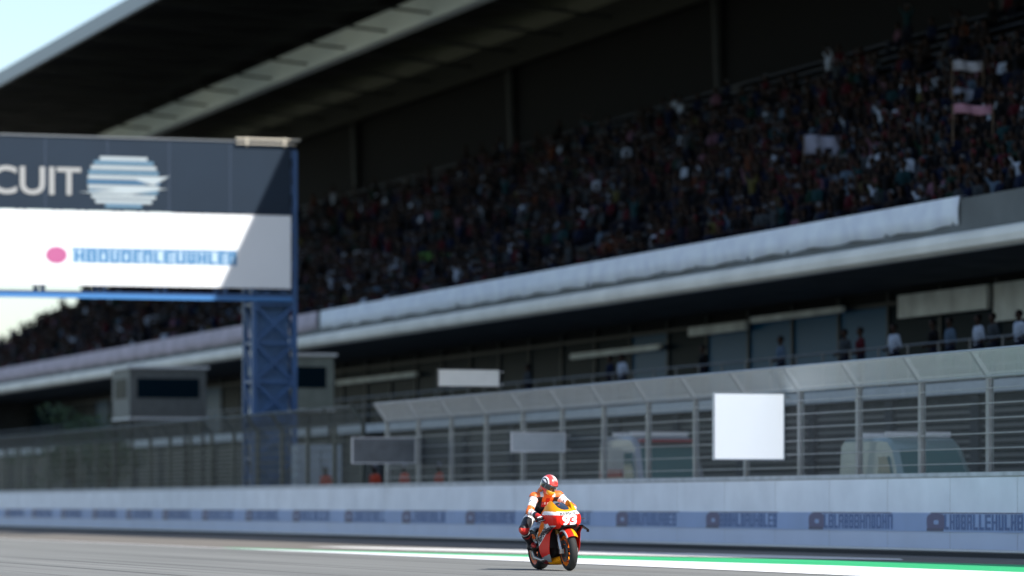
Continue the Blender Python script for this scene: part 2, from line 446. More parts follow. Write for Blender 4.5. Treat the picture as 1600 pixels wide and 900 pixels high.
board('fence_board', 31.42, 95.7, 2.36, 2.86, 1.45, grey_b, mat('pale_frame', (0.6,0.6,0.62)), 'flat grey board on the catch fence just above the rider', 'board')
board('fence_board', 31.2, 109.2, 2.2, 2.95, 1.9, mat('dark_grey_panel', (0.12, 0.13, 0.14), 0.5, var=0.2), mat('pale_frame', (0.6,0.6,0.62)), 'dark grey board with a pale frame on the fence far left of the rider', 'board')
board('fence_board', 31.3, 101.3, 4.16, 4.66, 1.75, mat('cream_panel', (0.8, 0.79, 0.74), 0.5, var=0.05), dark_f, 'long cream board mounted high on top of the catch fence', 'board')

# =================================================================== GANTRY over the track
GT = 128.9
gn = empty('track_gantry', 33.6, GT)
tag(gn, 'overhead gantry with navy board above a white board on a blue lattice tower', 'gantry')
blue_steel = mat('blue_steel', (0.035, 0.10, 0.24), 0.45, var=0.15, vscale=1.5)
def lattice(name, x0, x1, y0, y1, z0, z1, n, parent, m, ch=0.11, br=0.05):
    mb = MB()
    for x in (x0, x1):
        for y in (y0, y1): mb.beam((x, y, z0), (x, y, z1), ch, ch)
    for i in range(n):
        a = z0+(z1-z0)*i/n; b = z0+(z1-z0)*(i+1)/n
        for y in (y0, y1):
            mb.beam((x0, y, a), (x1, y, b), br, br); mb.beam((x1, y, a), (x0, y, b), br*0.9, br*0.9); mb.beam((x0, y, b), (x1, y, b), br, br)
        for x in (x0, x1):
            mb.beam((x, y0, a), (x, y1, b), br, br); mb.beam((x, y0, b), (x, y1, b), br, br)
    return mb.build(name, m, parent)
lattice('tower', -1.25, 0.15, 0.15, 1.35, 0, 12.9, 10, gn, blue_steel, 0.16, 0.10)
mb = MB(); mb.box((-1.12, 0.5, 0.0), (0.02, 1.0, 12.6)); mb.build('tower_cladding', mat('blue_cladding', (0.045, 0.12, 0.26), 0.5, var=0.2, vscale=0.8), gn)
lattice('far_tower', -33.2, -31.8, 0.15, 1.35, 0, 12.9, 10, gn, blue_steel, 0.16, 0.10)
# horizontal truss
mb = MB()
for y in (0.15, 1.35):
    for z in (8.0, 12.7): mb.beam((-33.2, y, z), (0.1, y, z), 0.16, 0.16)
    for i in range(16):
        a = -33+2.05*i; mb.beam((a, y, 8.0), (a+1.02, y, 12.7), 0.08, 0.08); mb.beam((a+1.02, y, 12.7), (a+2.05, y, 8.0), 0.08, 0.08)
for i in range(17):
    a = -33+2.05*i; mb.beam((a, 0.15, 8.0), (a, 1.35, 8.0), 0.08, 0.08); mb.beam((a, 0.15, 12.7), (a, 1.35, 12.7), 0.08, 0.08)
mb.build('cross_truss', blue_steel, gn)
mb = MB(); mb.box((-33.2, -0.02, 7.84), (0.05, 0.10, 7.98)); mb.build('lower_rail', mat('bright_blue_rail', (0.05, 0.19, 0.45), 0.4), gn)
navy = mat('navy_board', (0.010, 0.022, 0.040), 0.6, spec=0.25, var=0.08, vscale=0.5)
mb = MB(); mb.box((-33.3, -0.12, 10.74), (-0.05, 0.0, 13.12)); nb = mb.build('navy_board', navy, gn)
gwhite = mat('white_board', (0.80, 0.82, 0.84), 0.5, var=0.03, vscale=0.4)
mb = MB(); mb.box((-33.3, -0.14, 8.26), (-0.05, 0.0, 10.70)); wb = mb.build('white_board', gwhite, gn)
mb = MB(); mb.box((-0.2, -0.16, 13.13), (-33.3, 0.25, 13.18)); mb.build('board_cap', mat('cap_metal', (0.2, 0.22, 0.24), 0.4, metal=0.5), gn)
lm = mat('floodlight_body', (0.65, 0.6, 0.5), 0.4)
mb = MB(); mb.box((-1.95, -0.24, 13.21), (0.25, -0.14, 13.26)); mb.box((-1.95, -0.24, 13.06), (0.1, -0.17, 13.09)); mb.box((-1.6, -0.2, 13.0), (-1.54, -0.13, 13.28)); mb.box((-0.3, -0.2, 13.0), (-0.24, -0.13, 13.28))
mb.build('light_bar', lm, gn)
# vertical panel seams, lettering and emblem
mb = MB()
for i in range(16):
    x = -0.05-2.08*(i+1); mb.box((x-0.012, -0.124, 10.76), (x+0.012, -0.12, 13.10)); 
for i in range(11):
    x = -0.05-3.02*(i+1); mb.box((x-0.010, -0.1425, 8.28), (x+0.010, -0.14, 10.68), 1)
mb.build('panel_seam', [mat('seam', (0.03, 0.05, 0.09), 0.5), mat('pale_seam', (0.45, 0.47, 0.5), 0.5)], gn)
letter_m = mat('board_letter', (0.30, 0.31, 0.31), 0.5)
mb = MB()
solid_text(mb, 'CIRCUIT', 1.28, lambda u, v, d: (u-9.75, -0.12-d, v+11.62), 0.02, bold=0.02, sx=1.05)
mb.build('board_lettering', letter_m, gn)
mb = MB()      # striped emblem: rounded shield of pale and blue bars with a wing to the right
ec = (-5.75, 11.70)
prof = [(-0.80, 0.62), (-0.66, 0.95), (-0.50, 1.08), (-0.34, 1.16), (-0.18, 1.2), (-0.02, 1.22), (0.14, 1.2), (0.30, 1.18), (0.46, 1.1), (0.62, 1.0), (0.76, 0.8)]
for i, (z, hw) in enumerate(prof):
    zz = ec[1]+z; mi = (1, 0, 0, 1, 0, 2, 0, 1, 0, 1, 0)[i]
    mb.box((ec[0]-hw, -0.135, zz-0.06), (ec[0]+hw, -0.121, zz+0.06), mi)
mb.prism([(ec[0]+1.0, ec[1]-0.1), (ec[0]+1.55, ec[1]+0.22), (ec[0]+0.4, ec[1]+0.08)], -0.15, -0.137, 1, 0)
mb.prism([(ec[0]-1.5, ec[1]-0.38), (ec[0]+0.2, ec[1]-0.42), (ec[0]+1.5, ec[1]-0.2), (ec[0]+0.2, ec[1]-0.2)], -0.15, -0.137, 1, 0)
mb.build('board_emblem', [mat('emblem_white', (0.36, 0.42, 0.45), 0.45), mat('emblem_blue', (0.10, 0.20, 0.29), 0.45), mat('emblem_deep', (0.05, 0.14, 0.25), 0.45)], gn)
mb = MB()      # small blue lettering too blurred to read, with a pink roundel
ra = random.Random(5)
class _R:      # the row runs along x here: build along y, then swap
    pass
tmp = MB(); glyph_row(tmp, -7.4, -1.9, 9.02, 9.42, -0.143, 0.012, 0, r=ra)
for f_i, f in enumerate(tmp.f): pass
mb.v = [(y, x, z) for x, y, z in tmp.v]; mb.f = list(tmp.f); mb.m = list(tmp.m)
mb.box((-7.5, -0.152, 9.45), (-1.9, -0.143, 9.50), 0); mb.box((-7.5, -0.1428, 8.99), (-1.9, -0.1405, 9.45), 2)
for i in range(24):
    q0, q1 = 2*math.pi*i/24, 2*math.pi*(i+1)/24
    mb.add([(-8.0+0.36*math.cos(q0), -0.15, 9.24+0.28*math.sin(q0)), (-8.0+0.36*math.cos(q1), -0.15, 9.24+0.28*math.sin(q1)), (-8.0, -0.15, 9.24)], [(0,1,2)], 1)
mb.build('printed_logo', [mat('gantry_blue', (0.03, 0.17, 0.36), 0.5), mat('gantry_pink', (0.42, 0.10, 0.24), 0.5), mat('gantry_pale_blue', (0.42, 0.56, 0.68), 0.5)], gn)

# =================================================================== GRANDSTAND
SA, SB = 30.0, 256.0
st = empty('grandstand', 43.0, SA)
tag(st, 'huge dark grandstand with a pale front ledge and a deep roof over its crowd', 'grandstand')
LL = SB-SA
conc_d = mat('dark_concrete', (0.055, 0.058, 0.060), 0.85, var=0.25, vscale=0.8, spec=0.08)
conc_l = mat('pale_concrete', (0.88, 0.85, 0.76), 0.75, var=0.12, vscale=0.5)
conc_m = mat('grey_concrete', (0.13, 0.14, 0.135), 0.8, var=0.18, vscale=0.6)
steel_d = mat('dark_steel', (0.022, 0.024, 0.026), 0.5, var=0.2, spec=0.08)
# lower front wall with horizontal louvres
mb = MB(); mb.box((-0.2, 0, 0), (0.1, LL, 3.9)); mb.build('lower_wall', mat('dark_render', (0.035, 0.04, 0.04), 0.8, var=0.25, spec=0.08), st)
mb = MB()
for i in range(18): mb.box((-0.27, 0, 0.35+i*0.19), (-0.2, LL, 0.43+i*0.19))
mb.build('louvre', mat('louvre_metal', (0.075, 0.08, 0.08), 0.5), st)
mb = MB()
for i in range(40): mb.box((-0.36, 2+i*5.6, 0), (-0.2, 2.5+i*5.6, 3.88))
mb.build('pilaster', conc_d, st)
mb = MB(); mb.box((-0.5, 0, 3.9), (6.4, LL, 4.22)); mb.build('balcony_slab', mat('slab_concrete', (0.50, 0.53, 0.53), 0.75, var=0.1), st)
mb = MB()
for z in (4.6, 4.95, 5.3): mb.tube([(-0.4, 0, z), (-0.4, LL, z)], 0.02, 6)
i = 0
while i*2 < LL: mb.beam((-0.4, i*2, 4.22), (-0.4, i*2, 5.32), 0.04, 0.04); i += 1
mb.build('railing', mat('rail_steel', (0.12, 0.13, 0.14), 0.4, metal=0.5), st)
# glazed suites, one pane per bay
glassm = mat('suite_glass', (0.003, 0.013, 0.021), 0.4, spec=0.02)
glassb = mat('suite_glass_blue', (0.010, 0.085, 0.18), 0.35, spec=0.06)
mb = MB(); mb.box((6.0, 0, 4.22), (6.4, LL, 7.7)); mb.build('suite_wall', mat('suite_back', (0.012, 0.014, 0.016), 0.7, spec=0.08), st)
t = 0; i = 0
rg = random.Random(11)
while t < LL-4:
    mb = MB(); mb.box((5.93, t+0.08, 4.5), (5.98, t+3.9, 7.2))
    tt_abs = SA+t
    inblue = 112 < tt_abs < 130
    mb.build('glass_pane', glassb if (inblue and rg.random() < 0.75) or rg.random() < 0.12 else glassm, st)
    t += 4; i += 1
mb = MB(); t = 0
while t < LL: mb.box((5.85, t-0.06, 4.22), (5.99, t+0.06, 7.65)); t += 4
mb.box((5.86, 0, 7.22), (5.98, LL, 7.34)); mb.box((5.86, 0, 5.9), (5.95, LL, 5.96)); mb.build('mullion', mat('mullion_metal', (0.05, 0.055, 0.06), 0.4, metal=0.4, spec=0.08), st)
pale_f = mat('pale_fascia', (0.62, 0.67, 0.66), 0.5, var=0.25, vscale=0.9)
for a, b, z0, z1 in ((92-SA, 105.5-SA, 6.35, 7.45), (106-SA, 112.5-SA, 6.75, 7.45), (117-SA, 125-SA, 7.15, 7.35), (125.5-SA, 131-SA, 6.95, 7.25), (134-SA, 144-SA, 6.6, 6.8), (165-SA, 178-SA, 6.6, 6.8)):
    mb = MB(); mb.box((5.55, a, z0), (5.70, b, z1)); mb.build('blind_box', pale_f, st)
# ledge beam, upstand, cloth-covered parapet
mb = MB(); mb.box((0.0, 0, 7.7), (6.4, LL, 8.0)); mb.build('soffit_slab', conc_d, st)
mb = MB()
pr = [(-0.30, 7.62), (-0.46, 7.70), (-0.50, 7.88), (-0.44, 8.04), (-0.28, 8.13), (0.0, 8.13), (0.0, 7.62)]
mb.prism(pr, 0, LL, 1); mb.build('ledge_beam', conc_l, st)
mb = MB(); mb.box((0.0, 0, 8.0), (0.18, LL, 9.05)); mb.build('parapet', conc_m, st)
def cloth(a, b, name, m, z0=8.36, z1=9.12):
    mb = MB(); n = int((b-a)/0.45); vs = []
    for i in range(n+1):
        y = a+(b-a)*i/n; w = 0.035*math.sin(i*1.9)+0.03*math.sin(i*0.77)
        vs += [(-0.05+w*1.2, y, z0+0.03*math.sin(i*0.9)), (-0.08+w*0.6, y, (z0+z1)/2), (-0.03, y, z1), (0.20, y, z1+0.01)]
    mb.add(vs, [(i*4+j, (i+1)*4+j, (i+1)*4+j+1, i*4+j+1) for i in range(n) for j in range(3)])
    o = mb.build(name, m, st, smooth=60); sd = o.modifiers.new('s', 'SOLIDIFY'); sd.thickness = 0.01; return o
cloth(95.5-SA, 160-SA, 'parapet_cloth', mat('white_cloth', (0.82, 0.87, 0.97), 0.8, var=0.10, vscale=1.4))
cloth(160.5-SA, LL-1, 'parapet_cloth', mat('pinkish_cloth', (0.50, 0.44, 0.50), 0.8, var=0.2, vscale=0.8))
# stepped seating bank
NR = 19; RP, RZ = 0.8, 0.52
mb = MB(); poly = [(0.4, 7.9)]
for i in range(NR):
    z = 8.40+RZ*i; poly += [(0.4+RP*i, z), (0.4+RP*(i+1), z)]
poly += [(0.4+RP*NR, 7.9)]
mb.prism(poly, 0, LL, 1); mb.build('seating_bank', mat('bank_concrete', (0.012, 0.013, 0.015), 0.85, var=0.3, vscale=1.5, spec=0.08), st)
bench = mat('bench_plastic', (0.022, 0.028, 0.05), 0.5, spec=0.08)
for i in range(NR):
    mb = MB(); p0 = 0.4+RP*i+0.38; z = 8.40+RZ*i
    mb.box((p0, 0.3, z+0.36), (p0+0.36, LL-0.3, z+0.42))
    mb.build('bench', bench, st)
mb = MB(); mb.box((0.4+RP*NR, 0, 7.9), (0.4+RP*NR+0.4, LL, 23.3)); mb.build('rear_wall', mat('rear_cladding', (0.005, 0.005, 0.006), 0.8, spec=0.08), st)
mb = MB(); mb.box((0.1, -0.4, 0), (16.0, 0, 8)); mb.build('end_wall', conc_d, st)
mb = MB(); mb.box((0.4, LL-0.4, 0), (15.8, LL-0.1, 7.88)); mb.build('end_wall', conc_d, st)
# stair aisles
for k in range(14):
    mb = MB(); y = 8+k*16.0
    for i in range(NR):
        mb.box((0.42+RP*i, y, 8.405+RZ*i), (0.80+RP*i, y+1.1, 8.66+RZ*i))
    mb.build('stair', mat('stair_concrete', (0.035, 0.035, 0.035), 0.85, spec=0.08), st)
# roof
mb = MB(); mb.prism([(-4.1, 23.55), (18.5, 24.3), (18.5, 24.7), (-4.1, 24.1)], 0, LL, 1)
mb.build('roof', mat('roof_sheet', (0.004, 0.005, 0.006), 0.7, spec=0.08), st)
mb = MB(); mb.box((-4.3, 0, 23.45), (-4.1, LL, 24.2)); mb.build('roof_fascia', mat('fascia_metal', (0.33, 0.36, 0.38), 0.5), st)
mb = MB(); mb.box((6.6, 0, 22.25), (7.2, LL, 23.45)); mb.build('long_beam', mat('pale_beam', (0.72, 0.86, 0.97), 0.6, var=0.3, vscale=0.25, stretch=(1, 0.3, 1)), st)
mb = MB(); mb.box((14.9, 0, 22.0), (15.3, LL, 23.3)); mb.build('rear_beam', mat('rear_beam_paint', (0.03, 0.03, 0.028), 0.7, spec=0.08), st)
y = 3.0
rib_m = mat('rib_steel', (0.035, 0.038, 0.04), 0.5, spec=0.08)
while y < LL:
    mb = MB(); mb.beam((-4.0, y, 23.4), (6.55, y, 23.55), 0.12, 0.12); mb.beam((-4.0, y, 23.4), (6.55, y, 22.5), 0.10, 0.10)
    mb.beam((7.25, y, 23.3), (15.2, y, 22.6), 0.12, 0.12); mb.beam((7.25, y, 23.4), (15.2, y, 23.9), 0.10, 0.10)
    for j in range(5):
        x = -4+j*2.1; za = 23.4-0.9*(j)/5; mb.beam((x, y, za), (x+2.1, y, 23.5), 0.06, 0.06)
    mb.build('roof_truss', rib_m, st); y += 7.0
y = 12.0
while y < LL:
    mb = MB(); mb.tube([(15.6, y, 16.5), (15.3, y, 23.3)], 0.25, 10); mb.build('column', steel_d, st, smooth=40); y += 28.0

# cabins, cabinet behind the fence at left
def cabin(p, t, z0, w, l, h, m, label, legs=True):
    r = empty('site_cabin', p, t, 0)
    mb = MB(); mb.box((-w/2, -l/2, z0), (w/2, l/2, z0+h)); mb.build('shell', m, r, bevel=0.03)
    mb = MB(); mb.box((-w/2-0.1, -l/2-0.1, z0+h), (w/2+0.1, l/2+0.1, z0+h+0.1)); mb.build('roof', mat('cabin_roof', (0.7, 0.72, 0.72), 0.5), r)
    mb = MB(); mb.box((-w/2-0.02, -l/2-0.02, z0-0.08), (w/2+0.02, l/2+0.02, z0)); mb.build('floor_frame', mat('cabin_roof', (0.7, 0.72, 0.72)), r)
    mb = MB(); mb.box((-w/2+0.3, -l/2-0.02, z0+h*0.4), (w/2-0.3, -l/2-0.005, z0+h*0.8)); mb.box((-w/2-0.02, -l/2+0.6, z0+h*0.4), (-w/2-0.005, l/2-0.6, z0+h*0.8))
    mb.build('window', glassm, r)
    if legs:
        for sx in (-1, 1):
            for sy in (-1, 1):
                mb = MB(); mb.box((sx*(w/2-0.12)-0.06, sy*(l/2-0.12)-0.06, 0), (sx*(w/2-0.12)+0.06, sy*(l/2-0.12)+0.06, z0-0.08)); mb.build('leg', steel_d, r)
    tag(r, label, 'cabin'); return r
cabin(36.2, 139.0, 4.45, 2.4, 3.2, 1.9, mat('sage_cabin', (0.20, 0.23, 0.20), 0.6, var=0.15), 'pale sage green cabin raised on legs just right of the blue gantry tower')
cabin(36.2, 160.5, 4.6, 3.2, 3.4, 2.0, mat('grey_cabin', (0.12, 0.13, 0.125), 0.6, var=0.15), 'dark grey cabin with a white roof edge raised on legs left of the gantry tower')
cab = empty('equipment_cabinet', 33.9, 126.2)
mb = MB(); mb.box((-0.9, -0.4, 0.1), (0.6, 0.4, 3.0)); mb.build('casing', mat('cabinet_paint', (0.30, 0.36, 0.42), 0.5, var=0.12), cab, bevel=0.03)
mb = MB(); mb.box((-0.12, -0.43, 0.3), (-0.10, -0.405, 2.8)); mb.box((-0.3, -0.45, 1.4), (-0.2, -0.405, 1.6)); mb.build('door_seam', steel_d, cab)
mb = MB(); mb.box((-0.95, -0.45, 0), (0.65, 0.45, 0.1)); mb.build('plinth', conc_m, cab)
tag(cab, 'tall pale blue grey cabinet at the foot of the blue gantry tower', 'cabinet')

# =================================================================== VANS behind the fence
def van(p, t, L_, w, h, body_m, label, stripe=None):
    r = empty('parked_van', p, t)       # front looks down the track towards -t
    sec = []
    prof_ = [(-L_/2, 0.45, 0.95), (-L_/2+0.12, 0.38, 1.12), (-L_/2+0.75, 0.33, 1.32), (-L_/2+1.45, 0.33, h-0.22), (-L_/2+1.75, 0.33, h-0.04), (-L_/2+2.2, 0.33, h), (L_/2-0.15, 0.33, h), (L_/2, 0.36, h-0.12)]
    rr = []
    for y, zb, zt in prof_:
        hw = w/2*(0.9 if y < -L_/2+0.05 else 1.0); c = 0.09; ring = []
        tw = hw*(1-0.09*max(0, (zt-1.2)/(h-1.2)))
        ring = [(-hw, y, zb+c), (-hw+c, y, zb), (hw-c, y, zb), (hw, y, zb+c), (hw, y, min(zt-c, 1.15)), (tw, y, zt-c), (tw-c, y, zt), (-tw+c, y, zt), (-tw, y, zt-c), (-hw, y, min(zt-c, 1.15))]
        rr.append(ring)
    mb = MB(); mb.loft(rr); mb.build('body', body_m, r, smooth=35)
    gl = mat('van_glass', (0.10, 0.19, 0.18), 0.08, spec=0.8)
    mb = MB(); yA, yB = -L_/2+0.80, -L_/2+1.44; a = w/2-0.14
    mb.add([(-a, yA-0.035, 1.37), (a, yA-0.035, 1.37), (a*0.9, yB-0.04, h-0.30), (-a*0.9, yB-0.04, h-0.30)], [(0,1,2,3)]); o = mb.build('windscreen', gl, r)
    sd = o.modifiers.new('s', 'SOLIDIFY'); sd.thickness = 0.01
    for sx in (-1, 1):
        mb = MB(); x0 = sx*(w/2-0.01)
        zt = h-0.45
        mb.prism([(-L_/2+1.15, 1.38), (-L_/2+2.1, 1.38), (-L_/2+2.1, zt), (-L_/2+1.6, zt)], min(x0-sx*0.16, x0), max(x0-sx*0.16, x0)+0.0, 0)
        mb.build('side_window', gl, r)
        mb = MB(); mb.box((sx*(w/2+0.08)-0.07, -L_/2+1.1, 1.3), (sx*(w/2+0.08)+0.07, -L_/2+1.18, 1.6)); mb.build('mirror', dark_f, r)
        mb = MB(); mb.box((sx*(w/2-0.2)-0.12, -L_/2-0.01, 0.75), (sx*(w/2-0.2)+0.12, -L_/2+0.1, 0.95)); mb.build('headlight', mat('lamp_glass', (0.6, 0.62, 0.62), 0.1), r)
        for y in (-L_/2+0.8, L_/2-0.8):
            mb = MB(); tmp = MB(); tmp.lathe([(0.18, -0.1), (0.33, -0.1), (0.35, -0.06), (0.35, 0.06), (0.33, 0.1), (0.18, 0.1)], (0, 0, 0), 24)
            mb.v = [(sx*(w/2-0.12)+b, y+a_, c+0.35) for a_, b, c in tmp.v]; mb.f = tmp.f; mb.m = tmp.m
            wh = mb.build('wheel', mat('tyre_rubber', (0.02, 0.02, 0.02), 0.8), r, smooth=40)
    mb = MB(); mb.box((-w/2+0.15, -L_/2+1.9, h), (w/2-0.15, -L_/2+2.05, h+0.11)); mb.box((-w/2+0.15, L_/2-0.9, h), (w/2-0.15, L_/2-0.78, h+0.11)); mb.build('roof_rack', mat('rack_white', (0.8, 0.8, 0.8), 0.4), r)
    mb = MB(); mb.box((-w/2+0.1, -L_/2-0.06, 0.4), (w/2-0.1, -L_/2+0.06, 0.6)); mb.build('bumper', dark_f, r)
    for sx in (-1, 1):
        mb = MB(); x0 = sx*(w/2+0.002)
        for yy in (-L_/2+1.05, -L_/2+2.2, L_/2-1.4): mb.box((x0-0.006, yy-0.008, 0.5), (x0+0.006, yy+0.008, 1.30))
        mb.box((x0-0.008, -L_/2+1.9, 1.18), (x0+0.012, -L_/2+2.08, 1.22)); mb.build('door_seam', dark_f, r)
    if stripe:
        mb = MB(); mb.box((-w/2-0.012, -L_/2+2.3, 1.75), (-w/2+0.04, L_/2-0.2, 1.95)); mb.box((-w/2+0.2, -L_/2+1.25, h-0.17), (w/2-0.2, -L_/2+1.5, h-0.10)); mb.build('red_stripe', stripe, r)
    tag(r, label, 'van'); return r
van(36.0, 82.5, 4.4, 1.85, 2.55, mat('mint_van_paint', (0.24, 0.33, 0.31), 0.3, coat=0.5), 'pale mint van with a roof rack parked behind the fence at right')
van(36.0, 99.5, 4.2, 1.9, 2.85, mat('white_van_paint', (0.30, 0.31, 0.32), 0.3, coat=0.5), 'white van with a red stripe parked behind the fence left of the white board', stripe=mat('van_red', (0.35, 0.03, 0.03), 0.4))

# small trees behind the fence at the far left
def tree(p, t, h, r_, seed, label):
    rr = random.Random(seed); root = empty('small_tree', p, t)
    mb = MB(); mb.tube([(0,0,0), (0.05,0.03,h*0.35), (0.0,0.1,h*0.75)], [0.13, 0.10, 0.04], 8)
    for i in range(7):
        a = rr.uniform(0, 6.28); z = h*rr.uniform(0.35, 0.6); mb.tube([(0.03,0.03,z), (0.6*r_*math.cos(a), 0.6*r_*math.sin(a), z+h*0.2)], [0.05, 0.02], 6)
    mb.build('trunk', mat('bark', (0.06, 0.045, 0.03), 0.9), root)
    mb = MB()
    cl = [(rr.gauss(0, 0.45)*r_, rr.gauss(0, 0.45)*r_, h*0.7+rr.gauss(0, 0.16)*h) for _ in range(26)]
    for c in cl:
        for _ in range(90):
            v = Vector((rr.gauss(0,1), rr.gauss(0,1), rr.gauss(0,1))).normalized()*0.5*r_*rr.uniform(0.3, 1)**0.5
            q = Vector(c)+Vector((v.x, v.y, v.z*0.7)); e = Vector((rr.gauss(0,1), rr.gauss(0,1), rr.gauss(0,1))).normalized(); f = e.orthogonal().normalized()
            s_ = rr.uniform(0.07, 0.13)
            mb.add([q-e*s_, q+f*s_*0.5, q+e*s_, q-f*s_*0.5], [(0,1,2,3)], rr.randrange(2))
    mb.build('crown', [mat('leaf_dark', (0.03, 0.065, 0.025), 0.6), mat('leaf_mid', (0.055, 0.10, 0.035), 0.6)], root)
    tag(root, label, 'tree', 'small trees behind the fence'); return root
tree(36.5, 172, 4.6, 1.3, 1, 'small dark green tree behind the fence, nearest the left cabin')
tree(36.8, 181, 5.0, 1.6, 2, 'small dark green tree behind the fence close to the left picture edge')

# =================================================================== PEOPLE: crowd
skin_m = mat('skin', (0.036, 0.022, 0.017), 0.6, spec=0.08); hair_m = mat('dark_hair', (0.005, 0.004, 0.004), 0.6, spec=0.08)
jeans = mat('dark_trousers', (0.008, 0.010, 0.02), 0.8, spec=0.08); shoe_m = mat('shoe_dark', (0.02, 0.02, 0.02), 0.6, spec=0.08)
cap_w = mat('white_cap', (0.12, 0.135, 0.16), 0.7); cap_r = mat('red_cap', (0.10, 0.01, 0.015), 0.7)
def human(pose, hat=1):
    """faces -x (the track). labels: 0 shirt 1 skin 2 hair/hat 3 trousers 4 shoes"""
    P = []
    if pose.startswith('sit'):
        hip = 0.50; sh = 1.02; ox = 0.42
        for s_ in (-1, 1):
            P += [cap((ox, s_*0.09, hip), (ox-0.40, s_*0.11, hip+0.02), 0.085, 0.062, 3), cap((ox-0.40, s_*0.11, hip), (ox-0.36, s_*0.11, 0.10), 0.058, 0.042, 3),
                  cap((ox-0.36, s_*0.11, 0.05), (ox-0.52, s_*0.12, 0.04), 0.045, 0.035, 4)]
    else:
        hip = 0.90; sh = 1.42; ox = 0.12
        for s_ in (-1, 1):
            P += [cap((ox, s_*0.09, hip), (ox-0.01, s_*0.11, 0.50), 0.088, 0.06, 3), cap((ox-0.01, s_*0.11, 0.50), (ox+0.03, s_*0.12, 0.10), 0.058, 0.042, 3),
                  cap((ox+0.03, s_*0.12, 0.05), (ox-0.12, s_*0.13, 0.04), 0.045, 0.035, 4)]
    P += [cap((ox, -0.06, hip+0.02), (ox, 0.06, hip+0.02), 0.115, 0.115, 3),
          cap((ox, 0, hip+0.12), (ox-0.02, 0, sh-0.14), 0.125, 0.145, 0), cap((ox, -0.13, sh-0.02), (ox, 0.13, sh-0.02), 0.07, 0.07, 0),
          cap((ox, 0, sh), (ox-0.02, 0, sh+0.10), 0.052, 0.05, 1),
          ell((ox-0.03, 0, sh+0.215), (0.095, 0.078, 0.118), 1), ell((ox-0.005, 0, sh+0.25), (0.098, 0.088, 0.10), 2),
          ell((ox-0.125, 0, sh+0.20), (0.02, 0.016, 0.025), 1)]
    if hat: P += [ell((ox-0.12, 0, sh+0.27), (0.07, 0.07, 0.014), 2)]
    for s_ in (-1, 1):
        a = np.array((ox, s_*0.19, sh-0.04))
        if pose.endswith('up') or (pose.endswith('one') and s_ == 1):
            e = a+(-0.08, s_*0.10, 0.20); w = e+(-0.04, -s_*0.03, 0.25)
        elif pose.endswith('phone'):
            e = a+(-0.16, s_*0.04, -0.20); w = np.array((ox-0.30, s_*0.05, sh+0.16))
        elif pose.startswith('sit'):
            e = a+(-0.06, s_*0.05, -0.28); w = np.array((ox-0.28, s_*0.08, hip+0.13))
        else:
            e = a+(0.02, s_*0.06, -0.28); w = np.array((ox-0.20, s_*0.20, hip+0.12)) if pose.endswith('rail') else e+(-0.06, 0, -0.24)
        P += [cap(a, e, 0.052, 0.042, 0), cap(e, w, 0.038, 0.028, 1), cap(w, w+(w-e)*0.28, 0.034, 0.028, 1)]
    return P
POSES = ['sit', 'sit_phone', 'sit_one', 'stand_up', 'stand_rail', 'sit_up']
hm = {}; hl = {}
for i, po in enumerate(POSES):
    P = human(po, i % 2)
    V, F = nets(P, 0.030, 0.03); hm[po] = (V, F, face_labels(V, F, P)[0])
    V, F = nets(P, 0.062, 0.04); hl[po] = (V, F, face_labels(V, F, P)[0])
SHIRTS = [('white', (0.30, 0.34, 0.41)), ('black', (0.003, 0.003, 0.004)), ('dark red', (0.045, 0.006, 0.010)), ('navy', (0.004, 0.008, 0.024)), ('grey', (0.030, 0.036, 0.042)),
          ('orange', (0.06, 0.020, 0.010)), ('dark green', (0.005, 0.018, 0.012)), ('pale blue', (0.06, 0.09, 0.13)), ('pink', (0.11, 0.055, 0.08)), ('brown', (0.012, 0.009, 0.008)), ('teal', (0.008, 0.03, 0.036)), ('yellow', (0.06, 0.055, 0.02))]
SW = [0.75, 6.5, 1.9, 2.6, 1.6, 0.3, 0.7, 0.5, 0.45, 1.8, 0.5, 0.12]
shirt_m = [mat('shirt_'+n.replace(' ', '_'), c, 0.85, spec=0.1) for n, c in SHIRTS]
hats = [hair_m, cap_w, cap_r]
mesh_cache = {}
def person_mesh(po, ci, hi):
    key = (po, ci, hi)
    if key not in mesh_cache:
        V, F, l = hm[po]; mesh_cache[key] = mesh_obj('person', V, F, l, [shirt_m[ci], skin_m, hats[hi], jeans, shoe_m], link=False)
    return mesh_cache[key]
def screen(P):
    return 800+6200*P.x/P.y, 790-6200*(P.z-CAM_Z)/P.y
rc = random.Random(21)
spots = []
for i in range(NR-1):
    p = 43.4+RP*i; z = 8.40+RZ*i; t = SA+1.0
    while t < SB-1:
        t += 0.56
        aisle = ((t-SA-8) % 16.0) < 1.2
        if aisle: continue
        x, y = screen(W(p+0.45, t, z+1.0))
        if not (-30 < x < 1640 and -30 < y < 900): continue
        if x < 448 and 232 < y < 446: continue
        cl = math.sin(t*0.21+i*0.9)+math.sin(t*0.083-i*0.55+1.3)+0.6*math.sin(t*0.6+i*2.1)
        occ = (0.92 if cl > -0.7 else 0.55 if cl > -1.4 else 0.15)*(1 if i < 12 else max(0.0, 1-0.15*(i-11)))
        spots.append((i, p, t+rc.uniform(-0.06, 0.06), z, x, y, rc.random() < occ))
def ordinal(n):
    return '%d%s' % (n, 'th' if 10 <= n % 100 <= 20 else {1: 'st', 2: 'nd', 3: 'rd'}.get(n % 10, 'th'))
ROWN = ['front', 'second', 'third', 'fourth', 'fifth', 'sixth', 'seventh', 'eighth', 'ninth', 'tenth', 'eleventh', 'twelfth', 'thirteenth', 'fourteenth', 'fifteenth', 'sixteenth', 'seventeenth', 'eighteenth', 'nineteenth']
live = [s_ for s_ in spots if s_[6] and not (s_[4] > 1598 or s_[5] < 4)]
